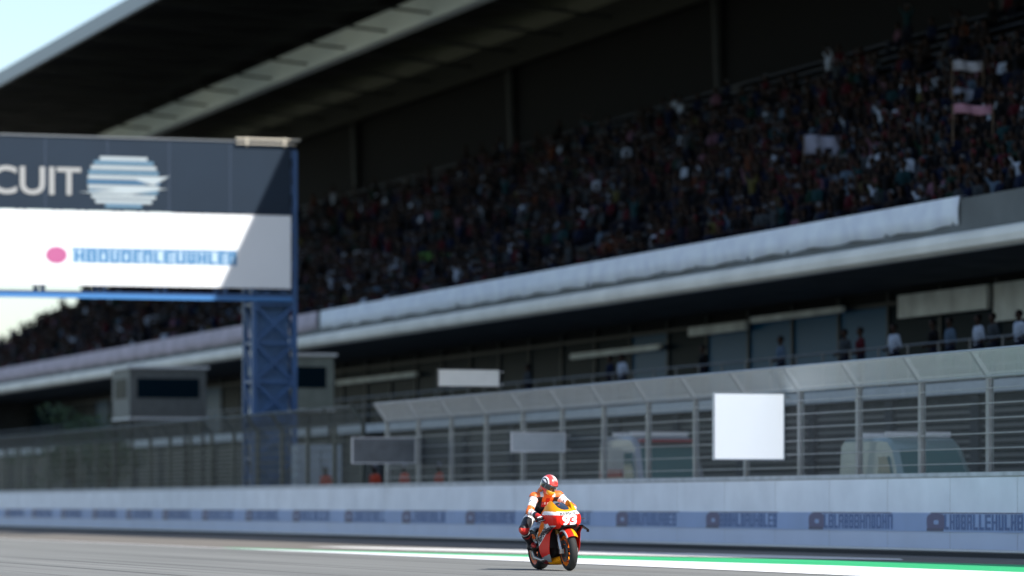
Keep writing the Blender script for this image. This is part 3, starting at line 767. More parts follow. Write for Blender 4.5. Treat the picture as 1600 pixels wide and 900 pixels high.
live.sort(key=lambda s_: W(s_[1], s_[2]).y)
near, rest = live[:285], live[285:]
cnt = {}
for s_ in sorted(near, key=lambda q: (q[0], q[2])):
    i, p, t, z, x, y, _ = s_
    ci = rc.choices(range(12), SW)[0]; hi = rc.choices([0, 1, 2], [6, 2, 1])[0]
    po = rc.choices(['sit', 'sit_phone', 'sit_one', 'sit_up', 'stand_up'], [10, 2, 1, 0.5, 0.7])[0]
    o = bpy.data.objects.new('person', person_mesh(po, ci, hi)); C.objects.link(o)
    o.location = W(p-0.04, t, z); k_ = rc.uniform(0.92, 1.06); o.scale = (k_, k_, k_); o.rotation_euler = (0, 0, TH+rc.uniform(-0.3, 0.3)+0.25)
    cnt[i] = cnt.get(i, 0)+1
    hatw = ['', ' and white cap', ' and red cap'][hi]
    tag(o, 'spectator in %s top%s, %s stand row, %s from the right edge' % (SHIRTS[ci][0], hatw, ROWN[i], ordinal(cnt[i])), 'spectator', 'spectators seated in the grandstand')
AV, AF, AM = [], [], []; off = 0
for i, p, t, z, x, y, _ in rest + [s_ for s_ in spots if s_[6] and (s_[4] > 1598 or s_[5] < 4)]:
    ci = rc.choices(range(12), SW)[0]; po = rc.choices(['sit', 'sit_phone', 'sit_one', 'sit_up', 'stand_up'], [10, 2, 1, 0.5, 0.5])[0]
    V, F, l = hl[po]; a = rc.uniform(-0.3, 0.3)+0.25; k_ = rc.uniform(0.92, 1.06)
    Rm = np.array([[math.cos(a), -math.sin(a), 0], [math.sin(a), math.cos(a), 0], [0, 0, 1]])
    AV.append((V*k_) @ Rm.T + np.array((p-0.04, t, z))); AF.append(F+off); off += len(V)
    hi = rc.choices([14, 15, 14], [6, 2, 1])[0]
    AM.append(np.choose(l, [ci, 12, hi, 13, 13]))
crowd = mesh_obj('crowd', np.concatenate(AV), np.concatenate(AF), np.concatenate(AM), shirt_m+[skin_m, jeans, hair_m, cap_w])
crowd.rotation_euler = (0, 0, TH)
tag(crowd, 'dense crowd of seated spectators filling the far rows of the grandstand', 'crowd', kind='stuff')

# spectators along the balcony rail
SPB = [(64.5, 0), (65.4, 0), (66.3, 3), (67.6, 0), (69.2, 4), (70.1, 0), (71.9, 7), (73.0, 1), (75.6, 0), (78.0, 2), (79.1, 4), (84.0, 7), (90.5, 1), (98.0, 0), (99.2, 3), (108.0, 4)]
SPB = [(t+24.5, c) for t, c in SPB]
for j, (t, ci) in enumerate(SPB):
    o = bpy.data.objects.new('person', person_mesh('stand_rail', ci, 0)); C.objects.link(o)
    o.location = W(43.0, t, 4.22); o.rotation_euler = (0, 0, TH+rc.uniform(-0.3, 0.4))
    tag(o, 'standing spectator in %s top at the balcony rail, %s from the right' % (SHIRTS[ci][0], ordinal(j+1)), 'spectator', 'spectators at the balcony rail')
# marshals on a low step behind the wall
ms = empty('standing_step', 33.2, 117.5)
mb = MB(); mb.box((-0.5, -9, 0.42), (0.5, 9, 0.5)); mb.build('deck', mat('step_board', (0.12, 0.10, 0.08), 0.8), ms)
for y in (-8.6, -3, 3, 8.6):
    mb = MB(); mb.box((-0.45, y-0.05, 0), (0.45, y+0.05, 0.42)); mb.build('leg', steel_d, ms)
tag(ms, 'low wooden standing step for marshals behind the wall near the gantry', 'platform')
orange_v = mat('marshal_orange', (0.40, 0.05, 0.02), 0.8)
for j, t in enumerate((110.4, 114.0, 117.2, 122.9)):
    V_, F_, l_ = hm['stand_rail']
    me = mesh_cache.setdefault('marshal', None) or mesh_obj('person', V_, F_, l_, [orange_v, skin_m, cap_w, jeans, shoe_m], link=False); mesh_cache['marshal'] = me
    o = bpy.data.objects.new('person', me); C.objects.link(o); o.location = W(33.1, t, 0.5); o.rotation_euler = (0, 0, TH+0.2*j)
    tag(o, 'marshal in dark orange top and white cap behind the wall, %s from the rider' % ordinal(j+1), 'marshal', 'marshals behind the wall')
# flags and cloths in the crowd
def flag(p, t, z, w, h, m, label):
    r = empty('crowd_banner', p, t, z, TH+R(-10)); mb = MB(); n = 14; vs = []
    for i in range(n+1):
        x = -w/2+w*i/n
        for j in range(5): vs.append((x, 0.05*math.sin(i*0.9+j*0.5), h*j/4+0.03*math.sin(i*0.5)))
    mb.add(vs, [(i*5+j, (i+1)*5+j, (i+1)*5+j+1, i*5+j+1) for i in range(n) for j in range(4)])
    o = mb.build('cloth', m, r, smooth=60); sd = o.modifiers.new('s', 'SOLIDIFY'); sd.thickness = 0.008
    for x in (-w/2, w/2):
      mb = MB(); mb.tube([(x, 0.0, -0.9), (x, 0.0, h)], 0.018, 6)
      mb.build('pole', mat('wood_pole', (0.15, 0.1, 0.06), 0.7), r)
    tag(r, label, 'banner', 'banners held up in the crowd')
def flag_at(x, y, p, z, w, h, m, label):   # plan position from the sight line, then real size
    u = (x-800)/6200; Y = p/(0.9522*u+0.3056); t = (Y-0.3056*p)/0.9522
    flag(p, t, z, w, h, m, label)
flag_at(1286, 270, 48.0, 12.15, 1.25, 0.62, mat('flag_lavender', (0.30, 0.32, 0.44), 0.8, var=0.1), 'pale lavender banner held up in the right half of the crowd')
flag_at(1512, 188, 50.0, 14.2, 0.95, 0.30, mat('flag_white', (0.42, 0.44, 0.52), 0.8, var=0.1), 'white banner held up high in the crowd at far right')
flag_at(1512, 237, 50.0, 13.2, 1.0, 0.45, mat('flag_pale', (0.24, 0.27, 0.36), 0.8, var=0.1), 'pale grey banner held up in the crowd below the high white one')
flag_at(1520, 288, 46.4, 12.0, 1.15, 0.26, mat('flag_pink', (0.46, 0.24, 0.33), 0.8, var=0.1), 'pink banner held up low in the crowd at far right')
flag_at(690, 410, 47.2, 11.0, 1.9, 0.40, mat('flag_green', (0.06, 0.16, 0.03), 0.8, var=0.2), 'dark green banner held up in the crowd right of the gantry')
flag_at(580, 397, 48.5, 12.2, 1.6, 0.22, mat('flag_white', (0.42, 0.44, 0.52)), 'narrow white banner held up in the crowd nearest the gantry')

# =================================================================== MOTORCYCLE   (x forward, y to its left, z up)
LEAN = R(4.0)
BP, BT = 19.215, 57.72
bike = empty('racing_motorcycle', BP, BT, 0.012, TH-R(90)); bike.rotation_euler = (LEAN, 0, TH-R(90))
tag(bike, 'orange red and white racing motorcycle number 93 ridden along the track', 'motorcycle')
M_or = mat('bike_orange', (0.85, 0.17, 0.012), 0.42, spec=0.10); M_red = mat('bike_red', (0.75, 0.022, 0.012), 0.42, spec=0.10)
M_wh = mat('bike_white', (0.80, 0.80, 0.80), 0.42, spec=0.10); M_ye = mat('bike_yellow', (0.90, 0.34, 0.008), 0.42, spec=0.10)
M_bk = mat('bike_black', (0.010, 0.010, 0.012), 0.42, spec=0.10); M_cb = mat('carbon', (0.014, 0.014, 0.016), 0.35, coat=0.5)
M_si = mat('bare_alloy', (0.45, 0.46, 0.47), 0.3, metal=0.9); M_ti = mat('titanium', (0.35, 0.30, 0.26), 0.3, metal=0.9)
M_ru = mat('tyre_rubber', (0.018, 0.018, 0.019), 0.7, bump=0.2, bscale=60); M_wo = mat('wheel_orange', (0.95, 0.20, 0.010), 0.3, coat=0.6)
M_gd = mat('gold_fork', (0.5, 0.32, 0.08), 0.25, metal=0.8); M_dr = mat('bike_dark_red', (0.20, 0.010, 0.012), 0.42, spec=0.10); M_gy = mat('bike_grey', (0.32, 0.34, 0.35), 0.42, spec=0.10)
BM = [M_or, M_red, M_wh, M_ye, M_bk, M_gy, M_dr]
def wheel(name, x, r, w, discs, parent, yaw=0):
    wh = bpy.data.objects.new(name, None); C.objects.link(wh); wh.parent = parent; wh.location = (x, 0, r); wh.rotation_euler = (0, 0, yaw)
    wi = r-0.085; prof_ = []
    n = 16
    for i in range(n+1):
        a = -math.pi*0.56+math.pi*1.12*i/n
        prof_.append((wi+0.012+(r-wi-0.012)*max(0.0, math.cos(a))**0.8, w/2*math.sin(a)/math.sin(math.pi*0.5)))
    prof_ += [(wi+0.004, w/2*0.72), (wi+0.002, 0), (wi+0.004, -w/2*0.72)]
    mb = MB(); mb.lathe(prof_, (0,0,0), 64); mb.build('tyre', M_ru, wh, smooth=40)
    mb = MB(); rw = w*0.37
    mb.lathe([(wi+0.004, -rw-0.006), (wi+0.014, -rw-0.004), (wi+0.014, -rw+0.012), (wi-0.02, -rw*0.5), (wi-0.02, rw*0.5), (wi+0.014, rw-0.012), (wi+0.014, rw+0.004), (wi+0.004, rw+0.006), (wi-0.034, rw*0.55), (wi-0.036, -rw*0.55)], (0,0,0), 64)
    mb.build('rim', M_wo, wh, smooth=35)
    for i in range(5):
        a = 2*math.pi*i/5+0.3
        c, s_ = math.cos(a), math.sin(a)
        mb = MB()
        for da in (-0.13, 0.13):
            mb.tube([(0.035*c, 0, 0.035*s_), ((wi-0.03)*math.cos(a+da), 0, (wi-0.03)*math.sin(a+da))], [0.017, 0.012], 8)
        mb.build('spoke', M_wo, wh, smooth=40)
    mb = MB(); mb.lathe([(0.012, -w*0.36), (0.045, -w*0.36), (0.045, w*0.36), (0.012, w*0.36)], (0,0,0), 24); mb.build('hub', M_bk, wh, smooth=35)
    for sy in discs:
        mb = MB(); y0 = sy*(w*0.37+0.018)
        mb.lathe([(0.105, y0-0.004), (0.168, y0-0.004), (0.168, y0+0.004), (0.105, y0+0.004)], (0,0,0), 48)
        mb.lathe([(0.04, y0-0.003), (0.095, y0-0.003), (0.095, y0+0.003), (0.04, y0+0.003)], (0,0,0), 32)
        mb.build('brake_disc', mat('disc_carbon', (0.03, 0.03, 0.032), 0.35), wh, smooth=35)
    return wh
wheel('front_wheel', 0.715, 0.308, 0.125, (-1, 1), bike)
wheel('rear_wheel', -0.715, 0.318, 0.20, (-1,), bike)
for sy in (-1, 1):
    y = sy*0.112
    mb = MB(); mb.tube([(0.715, y, 0.30), (0.675, y, 0.40), (0.60, y, 0.56)], [0.026, 0.028, 0.028], 12); mb.tube([(0.60, y, 0.56), (0.45, y, 0.90)], 0.034, 12, mi=1)
    mb.box((0.685, y-0.03, 0.27), (0.75, y+0.03, 0.34), 0)
    mb.build('fork_leg', [M_si, M_gd], bike, smooth=40)
    mb = MB(); M4 = Matrix.Translation((0.60, sy*0.085, 0.40)) @ Matrix.Rotation(R(20), 4, 'Y')
    mb.box((-0.035, -0.035, -0.065), (0.035, 0.035, 0.065), 0, M4); mb.build('brake_caliper', M_si, bike, bevel=0.01)
    # clip-on bar with grip and lever
    mb = MB(); mb.tube([(0.42, sy*0.12, 0.825), (0.36, sy*0.26, 0.80), (0.325, sy*0.345, 0.785)], 0.012, 10)
    hb = mb.build('handlebar', M_bk, bike, smooth=40)
    mb = MB(); mb.tube([(0.362, sy*0.235, 0.803), (0.325, sy*0.345, 0.785)], 0.019, 12); mb.build('grip', mat('grip_rubber', (0.015, 0.015, 0.015), 0.9), hb, smooth=40)
    mb = MB(); mb.tube([(0.43, sy*0.20, 0.80), (0.44, sy*0.26, 0.785), (0.41, sy*0.345, 0.77)], [0.008, 0.009, 0.006], 8); mb.build('lever', M_si, hb, smooth=40)
    mb = MB(); mb.tube([(0.46, sy*0.38, 0.765), (0.50, sy*0.36, 0.77), (0.50, sy*0.26, 0.79)], 0.007, 8); mb.build('lever_guard', M_cb, hb, smooth=40)
    mb = MB(); mb.tube([(-0.34, sy*0.13, 0.36), (-0.34, sy*0.25, 0.36)], 0.013, 10); mb.prism([(-0.36, 0.34), (-0.28, 0.40), (-0.30, 0.56), (-0.36, 0.54)], min(sy*0.13, sy*0.142), max(sy*0.13, sy*0.142), 1)
    mb.build('footpeg', M_si, bike)
# front mudguard: red left part, yellow right part over the tyre
mb = MB(); rr_ = []
for i in range(22):
    a = R(40+i*4.6); ring = []
    for j in range(11):
        b = -1+2*j/10; rad = 0.350-0.05*abs(b)**2.5
        ring.append((0.715+rad*math.cos(a), b*0.092, 0.308+rad*math.sin(a)))
    rr_.append(ring)
vs = [q for r_ in rr_ for q in r_]; o0 = 0
fs = [(i*11+j, i*11+j+1, (i+1)*11+j+1, (i+1)*11+j) for i in range(21) for j in range(10)]
mb.v = vs; mb.f = fs; mb.m = [(3 if vs[f[0]][1] > 0.005 else (1 if vs[f[0]][1] > -0.075 else 2)) for i_, f in enumerate(fs)]
o = mb.build('front_mudguard', BM, bike, smooth=50); sd = o.modifiers.new('s', 'SOLIDIFY'); sd.thickness = 0.006
# nose fairing
def nose_col(x, y, z):
    if x > 0.70 and z < 0.705 and abs(y) < 0.13: return 4
    zz = z-0.10*abs(y)
    if zz > 0.895+0.0*(x): return 3
    if zz > 0.838: return 2
    if abs(y) > 0.19 and z < 0.70: return 2
    if z < 0.645 : return 4
    return 1
stn = [(0.865, 0.105, 0.825, 0.705), (0.855, 0.15, 0.85, 0.680), (0.82, 0.195, 0.885, 0.655), (0.74, 0.225, 0.925, 0.635), (0.62, 0.24, 0.965, 0.62), (0.50, 0.252, 0.99, 0.61), (0.38, 0.255, 0.995, 0.62), (0.30, 0.25, 0.98, 0.66)]
RG = rings(dense(stn, 10), 150, 2.6)
mb = MB(); mb.loft(RG, cap=True, fn=nose_col); nose = mb.build('nose_fairing', BM, bike, smooth=60)
nose_bvh = BVHTree.FromPolygons([Vector(v) for v in mb.v], mb.f)
mb = MB()      # air intake mouth
mb.box((0.858, -0.105, 0.672), (0.872, 0.105, 0.700)); mb.build('air_intake', mat('intake_void', (0.003, 0.003, 0.003), 0.9), bike, bevel=0.01)
def decal(mbx, body, size, centre, uax, vax, dirn, bvh, bold=0.0, shear=0.0, sx=1.0, lift=0.003, mi=0):
    vs_, fs_ = text_mesh(body, size, bold, shear, sx)
    import bmesh
    me = bpy.data.meshes.new('d'); me.from_pydata([(a, b, 0) for a, b in vs_], [], fs_)
    bm = bmesh.new(); bm.from_mesh(me); bmesh.ops.triangulate(bm, faces=bm.faces)
    for _ in range(2):
        es = [e for e in bm.edges if e.calc_length() > size*0.16]
        if es: bmesh.ops.subdivide_edges(bm, edges=es, cuts=1); bmesh.ops.triangulate(bm, faces=[f for f in bm.faces if len(f.verts) > 3])
    bm.to_mesh(me); bm.free()
    cv, ua, va, dn = Vector(centre), Vector(uax), Vector(vax), Vector(dirn)
    P3 = []
    for v in me.vertices:
        q = cv+ua*v.co.x+va*v.co.y
        h = bvh.ray_cast(q-dn*1.0, dn)
        P3.append((h[0]-dn*lift) if h[0] is not None else q)
    mbx.add(P3, [tuple(p.vertices) for p in me.polygons], mi); bpy.data.meshes.remove(me)
mb = MB(); decal(mb, '93', 0.205, (0.80, -0.005, 0.765), (0, 1, 0), (0, 0, 1), (-1, 0, 0), nose_bvh, bold=0.010, shear=0.12, sx=1.15)
mb.build('race_number', mat('number_white', (0.85, 0.85, 0.85), 0.4), bike)
mb = MB(); decal(mb, 'REPSOL', 0.058, (0.80, 0, 0.868), (0, 1, 0), (0, 0, 1), (-1, 0, 0), nose_bvh, bold=0.0015, sx=1.35)
mb.build('nose_lettering', M_bk, bike)
# windscreen bubble
stn = [(0.735, 0.040, 0.930, 0.90), (0.70, 0.066, 0.950, 0.90), (0.62, 0.088, 0.985, 0.90), (0.52, 0.10, 1.020, 0.90), (0.44, 0.104, 1.04, 0.90)]
mb = MB(); mb.loft(rings(dense(stn, 4), 40, 2.2)); mb.build('windscreen', mat('tinted_screen', (0.02, 0.025, 0.04), 0.06, spec=0.8, coat=1.0), bike, smooth=50)
# yellow shoulders of the fairing either side of the screen
for sy in (-1, 1):
    mb = MB(); rr_ = []
    for x, y0, z0, z1 in ((0.72, 0.13, 0.89, 0.935), (0.60, 0.155, 0.92, 1.01), (0.48, 0.165, 0.93, 1.065), (0.38, 0.17, 0.93, 1.07), (0.31, 0.175, 0.93, 1.03)):
        rr_.append([(x, sy*(y0-0.02), z0), (x, sy*(y0+0.055), z0-0.02), (x, sy*(y0+0.02), (z0+z1)/2+0.01), (x, sy*(y0-0.03), z1), (x, sy*(y0-0.04), z1-0.01)])
    mb.loft(rr_); mb.build('screen_shoulder', M_ye, bike, smooth=60)
# side fairings
def interp(tab, x): return float(np.interp(x, [a for a, _ in tab], [b for _, b in tab]))
ZHI = [(-0.16, 0.30), (-0.06, 0.44), (0.08, 0.62), (0.20, 0.74), (0.34, 0.81), (0.48, 0.76), (0.62, 0.68), (0.72, 0.65)]
ZLO = [(-0.16, 0.25), (-0.08, 0.17), (0.05, 0.13), (0.36, 0.14), (0.46, 0.20), (0.53, 0.32), (0.57, 0.45), (0.62, 0.57), (0.72, 0.64)]
def side_y(x, z):
    return 0.245 - 1.1*max(0, 0.36-z)**2*1.6 - 0.25*max(0, x-0.55)**2 - 0.35*max(0, 0.05-x) - 0.9*max(0, z-0.66)**2
def side_col(x, z):
    s_ = z - (0.385+0.50*(x-0.06))         # distance above the lower edge of the band
    if z < 0.20+0.14*max(0, x): return 5 if x > 0.20 or z > 0.17 else 6
    if z < 0.27 and x < -0.05: return 4
    if s_ < 0: return 1
    if s_ < 0.135: return 2
    return 0 if x < 0.36 else 5
for sy in (-1, 1):
    NX, NZ = 110, 70; vs = []; 
    for i in range(NX+1):
        x = -0.16+0.88*i/NX; a, b = interp(ZLO, x), interp(ZHI, x)
        for j in range(NZ+1):
            z = a+(b-a)*j/NZ; vs.append((x, sy*side_y(x, z), z))
    fs = []; ms = []
    for i in range(NX):
        for j in range(NZ):
            f = (i*(NZ+1)+j, i*(NZ+1)+j+1, (i+1)*(NZ+1)+j+1, (i+1)*(NZ+1)+j); c = np.mean([vs[q] for q in f], axis=0)
            fs.append(f); ms.append(side_col(c[0], c[2]))
    mb = MB(); mb.v = vs; mb.f = fs; mb.m = ms; bv = BVHTree.FromPolygons([Vector(v) for v in vs], fs)
    o = mb.build('side_fairing', BM, bike, smooth=60); sd = o.modifiers.new('s', 'SOLIDIFY'); sd.thickness = 0.006; sd.offset = 0
    mb = MB(); ang = math.atan(0.50); 
    if sy < 0: ua, va = (math.cos(ang), 0, math.sin(ang)), (-math.sin(ang), 0, math.cos(ang)); cc = (0.28, 0, 0.385+0.5*0.22+0.064)
    else: ua, va = (-math.cos(ang), 0, -math.sin(ang)), (-math.sin(ang), 0, math.cos(ang)); cc = (0.28, 0, 0.385+0.5*0.22+0.064)
    decal(mb, 'REPSOL', 0.135, cc, ua, va, (0, -sy, 0), bv, bold=0.004, sx=1.0, lift=0.008)
    mb.build('side_lettering', M_bk, o)
    # winglet: swept plate with end fence
    mb = MB(); Y0 = sy*0.235
    mb.prism([(0.56, 0), (0.78, 0), (0.66, 1), (0.58, 1)], 0, 0.018, 2)
    mb.v = [(x, Y0+sy*b*0.13, 0.665+z-0.075*b) for x, b, z in mb.v]
    mb.box((0.575, min(Y0+sy*0.122, Y0+sy*0.132), 0.565), (0.67, max(Y0+sy*0.122, Y0+sy*0.132), 0.61))
    mb.build('winglet', M_bk, bike)
    mb = MB(); mb.prism([(0.50, 0.57), (0.66, 0.62), (0.73, 0.655), (0.60, 0.66), (0.42, 0.60)], min(Y0, Y0+sy*0.035), max(Y0, Y0+sy*0.035), 1); mb.build('lower_duct', M_cb, bike, bevel=0.008)
# belly pan, radiator, engine, tank, seat, tail
mb = MB(); mb.loft(rings(dense([(0.50, 0.05, 0.215, 0.150), (0.44, 0.11, 0.225, 0.110), (0.30, 0.155, 0.21, 0.085), (0.0, 0.165, 0.20, 0.080), (-0.25, 0.13, 0.20, 0.10), (-0.38, 0.06, 0.19, 0.13)], 5), 32, 2.6), fn=lambda x, y, z: 3 if x > 0.16 else (6 if x > -0.15 else 4))
mb.build('belly_pan', BM, bike, smooth=50)
mb = MB(); mb.box((0.40, -0.20, 0.30), (0.44, 0.20, 0.62), 0, Matrix.Rotation(R(-8), 4, 'Y')); mb.build('radiator', mat('radiator_core', (0.008, 0.008, 0.009), 0.7), bike)
mb = MB(); mb.loft(rings([(0.38, 0.10, 0.56, 0.26), (0.32, 0.17, 0.62, 0.19), (0.05, 0.19, 0.70, 0.17), (-0.22, 0.16, 0.62, 0.2), (-0.36, 0.10, 0.52, 0.28)], 24, 4)); mb.build('engine', mat('engine_dark', (0.02, 0.02, 0.021), 0.45, metal=0.5), bike, smooth=30)
mb = MB()
for sy in (-1, 1): mb.tube([(0.44, sy*0.05, 0.84), (0.25, sy*0.17, 0.72), (-0.10, sy*0.17, 0.56), (-0.30, sy*0.12, 0.42)], [0.04, 0.045, 0.045, 0.04], 10)
mb.build('main_frame', M_si, bike, smooth=40)
mb = MB(); mb.loft(rings(dense([(0.36, 0.10, 0.93, 0.74), (0.28, 0.16, 0.985, 0.70), (0.12, 0.175, 0.995, 0.68), (-0.06, 0.15, 0.955, 0.68), (-0.22, 0.10, 0.87, 0.70), (-0.30, 0.07, 0.83, 0.74)], 5), 32, 2.5), fn=lambda x, y, z: 0 if z > 0.86 else (4 if z < 0.80 else 1))
mb.build('fuel_tank', BM, bike, smooth=50)
mb = MB(); mb.loft(rings(dense([(-0.20, 0.09, 0.825, 0.77), (-0.35, 0.13, 0.825, 0.76), (-0.52, 0.12, 0.845, 0.77), (-0.60, 0.10, 0.88, 0.79)], 4), 28, 3)); mb.build('seat', mat('seat_foam', (0.015, 0.015, 0.016), 0.9), bike, smooth=45)
mb = MB(); mb.loft(rings(dense([(-0.50, 0.13, 0.84, 0.73), (-0.62, 0.13, 0.955, 0.76), (-0.75, 0.10, 0.985, 0.83), (-0.88, 0.055, 0.985, 0.90), (-0.94, 0.02, 0.975, 0.94)], 5), 28, 2.4), fn=lambda x, y, z: 0 if z > 0.90 else (2 if z > 0.86 else 1))
mb.build('tail_unit', BM, bike, smooth=50)
for sy in (-1, 1):
    mb = MB(); mb.tube([(-0.28, sy*0.11, 0.42), (-0.50, sy*0.135, 0.40), (-0.715, sy*0.135, 0.318)], [0.045, 0.04, 0.03], 10); mb.beam((-0.42, sy*0.13, 0.46), (-0.66, sy*0.13, 0.38), 0.02, 0.08)
    mb.build('swingarm_leg', M_cb, bike, smooth=40)
mb = MB(); mb.tube([(0.25, -0.12, 0.20), (0.0, -0.19, 0.16), (-0.30, -0.20, 0.20), (-0.42, -0.185, 0.30)], [0.025, 0.03, 0.034, 0.04], 12); mb.tube([(-0.42, -0.185, 0.30), (-0.58, -0.18, 0.395)], [0.048, 0.055], 14)
mb.build('exhaust', M_ti, bike, smooth=40)
mb = MB(); rr_ = []
for i in range(12):
    a = R(62+i*9); ring = []
    for j in range(7):
        b = -1+2*j/6; rad = 0.345-0.04*abs(b)**2.5; ring.append((-0.715+rad*math.cos(a), b*0.105, 0.318+rad*math.sin(a)))
    rr_.append(ring)
vs = [q for r_ in rr_ for q in r_]; mb.add(vs, [(i*7+j, i*7+j+1, (i+1)*7+j+1, (i+1)*7+j) for i in range(11) for j in range(6)])
o = mb.build('rear_hugger', M_cb, bike, smooth=50); sd = o.modifiers.new('s', 'SOLIDIFY'); sd.thickness = 0.005
mb = MB(); mb.tube([(-0.30, 0.12, 0.46), (-0.72, 0.14, 0.40)], 0.008, 6); mb.tube([(-0.30, 0.12, 0.36), (-0.72, 0.14, 0.245)], 0.008, 6); mb.lathe([(0.05, 0.133), (0.08, 0.133), (0.08, 0.141), (0.05, 0.141)], (-0.715, 0, 0.318), 24)
mb.build('chain', M_si, bike)
mb = MB(); mb.box((0.46, -0.10, 0.86), (0.475, 0.10, 0.93)); mb.build('dashboard', M_bk, bike)

# =================================================================== RIDER
def B2R(x, y, z):   # leaned bike frame to upright frame
    return np.array((x, y*math.cos(LEAN)-z*math.sin(LEAN), y*math.sin(LEAN)+z*math.cos(LEAN)))
hipc = np.array((-0.40, -0.115, 0.925)); chest = np.array((-0.15, -0.125, 1.05)); shc = np.array((-0.05, -0.115, 1.13))
shR = np.array((-0.08, -0.305, 1.115)); shL = np.array((-0.02, 0.065, 1.135))
grR, grL = B2R(0.345, -0.290, 0.795), B2R(0.345, 0.290, 0.795)
haR = grR+(-0.055, 0.005, 0.045); haL = grL+(-0.055, -0.005, 0.045)
elR = np.array((0.085, -0.435, 0.895)); elL = np.array((0.15, 0.235, 0.955))
hR, hL = hipc+(-0.01, -0.10, -0.03), hipc+(-0.01, 0.09, -0.03)
knR = np.array((-0.005, -0.50, 0.625)); knL = np.array((0.01, 0.17, 0.72))
anR, anL = B2R(-0.40, -0.235, 0.43), B2R(-0.40, 0.20, 0.43)
headc = np.array((0.065, -0.112, 1.300))
P = [cap(hipc+(0, -0.06, -0.01), hipc+(0, 0.06, -0.01), 0.125, 0.125, 2), cap(hipc, (hipc+chest)/2, 0.12, 0.125, 1), cap((hipc+chest)/2, chest, 0.125, 0.138, 1),
     cap(chest, shc, 0.135, 0.09, 1), cap(shR, shL, 0.078, 0.078, 1),
     cap(shc, (shc+headc)/2+np.array((0.02, 0, 0)), 0.065, 0.06, 1), ell(headc, (0.09, 0.078, 0.11), 5),
     cap(shR, elR, 0.070, 0.054, 3), cap(elR, haR, 0.050, 0.036, 4), cap(shL, elL, 0.070, 0.054, 3), cap(elL, haL, 0.050, 0.036, 4),
     cap(hR, knR, 0.108, 0.072, 2), cap(knR, (knR*0.55+anR*0.45)+np.array((-0.02, 0, 0)), 0.070, 0.064, 2), cap((knR*0.55+anR*0.45)+np.array((-0.02, 0, 0)), anR, 0.062, 0.042, 2),
     cap(hL, knL, 0.108, 0.072, 2), cap(knL, (knL*0.55+anL*0.45)+np.array((-0.02, 0, 0)), 0.070, 0.064, 2), cap((knL*0.55+anL*0.45)+np.array((-0.02, 0, 0)), anL, 0.062, 0.042, 2)]
V, F = nets(P, 0.009, 0.035)
lab, cen = face_labels(V, F, P)
SU_or = mat('suit_orange', (0.80, 0.15, 0.02), 0.45, bump=0.3, bscale=45); SU_wh = mat('suit_white', (0.78, 0.78, 0.78), 0.45, bump=0.3, bscale=45); SU_bk = mat('suit_black', (0.013, 0.013, 0.016), 0.45, bump=0.3, bscale=45)
SU_rd = mat('suit_red', (0.50, 0.022, 0.02), 0.45, bump=0.3, bscale=45); SU_nv = mat('suit_navy', (0.015, 0.02, 0.06), 0.5, bump=0.3, bscale=45)
def seg_t(c, a, b): ab = b-a; return np.clip(((c-a)@ab)/(ab@ab), 0, 1)
mi = np.zeros(len(F), int)    # 0 orange 1 white 2 black 3 red 4 navy 5 skin
for i in range(len(F)):
    c = cen[i]; l = lab[i]
    if l == 1:
        tz = c[2]; side = abs(c[1]+0.12)
        if tz > 1.12 and side > 0.07: mi[i] = 1 if side < 0.11 else 0
        elif side > 0.085: mi[i] = 2
        elif tz < 0.965: mi[i] = 2
        elif 1.005 < tz < 1.04 and side < 0.07 and int((c[1]+1)*70) % 3: mi[i] = 1
        elif tz < 1.045: mi[i] = 3
        else: mi[i] = 0 if side > 0.03 or tz > 1.10 else 3
    elif l == 2:
        kn, hp, an = (knR, hR, anR) if c[1] < -0.10 else (knL, hL, anL)
        a_ = seg_t(c, hp, kn); b_ = seg_t(c, kn, an)
        mi[i] = 2
        if 0.46 < a_ < 0.56 and c[2] > 0.76: mi[i] = 1
        elif a_ > 0.84 and b_ < 0.10 and c[2] < kn[2]+0.02: mi[i] = 3
        elif 0.20 < b_ < 0.26: mi[i] = 1
        elif 0.40 < b_ < 0.62 and c[0] > -0.16: mi[i] = 3
    elif l == 3:
        s_, e_ = (shR, elR) if c[1] < -0.1 else (shL, elL); a_ = seg_t(c, s_, e_)
        mi[i] = 3 if a_ < 0.08 else 1
        if 0.12 < a_ < 0.17: mi[i] = 2
        if 0.24 < a_ < 0.27: mi[i] = 0
        if 0.40 < a_ < 0.50 and c[0] > s_[0]+0.07 and int(c[1]*90) % 2: mi[i] = 4
        if a_ > 0.72: mi[i] = 0
    elif l == 4:
        s_, e_ = (elR, haR) if c[1] < -0.1 else (elL, haL); a_ = seg_t(c, s_, e_)
        mi[i] = 1 if a_ < 0.5 else 2
        if 0.30 < a_ < 0.36: mi[i] = 3
        if 0.5 < a_ < 0.58: mi[i] = 4
        if a_ > 0.72: mi[i] = 3
    else: mi[i] = 5
rider = mesh_obj('person', V, F, mi, [SU_or, SU_wh, SU_bk, SU_rd, SU_nv, skin_m])
rider.location = W(BP, BT, 0.012); rider.rotation_euler = (0, 0, TH-R(90))
tag(rider, 'motorcycle rider in orange, white and black leathers sitting upright, right knee out', 'rider')
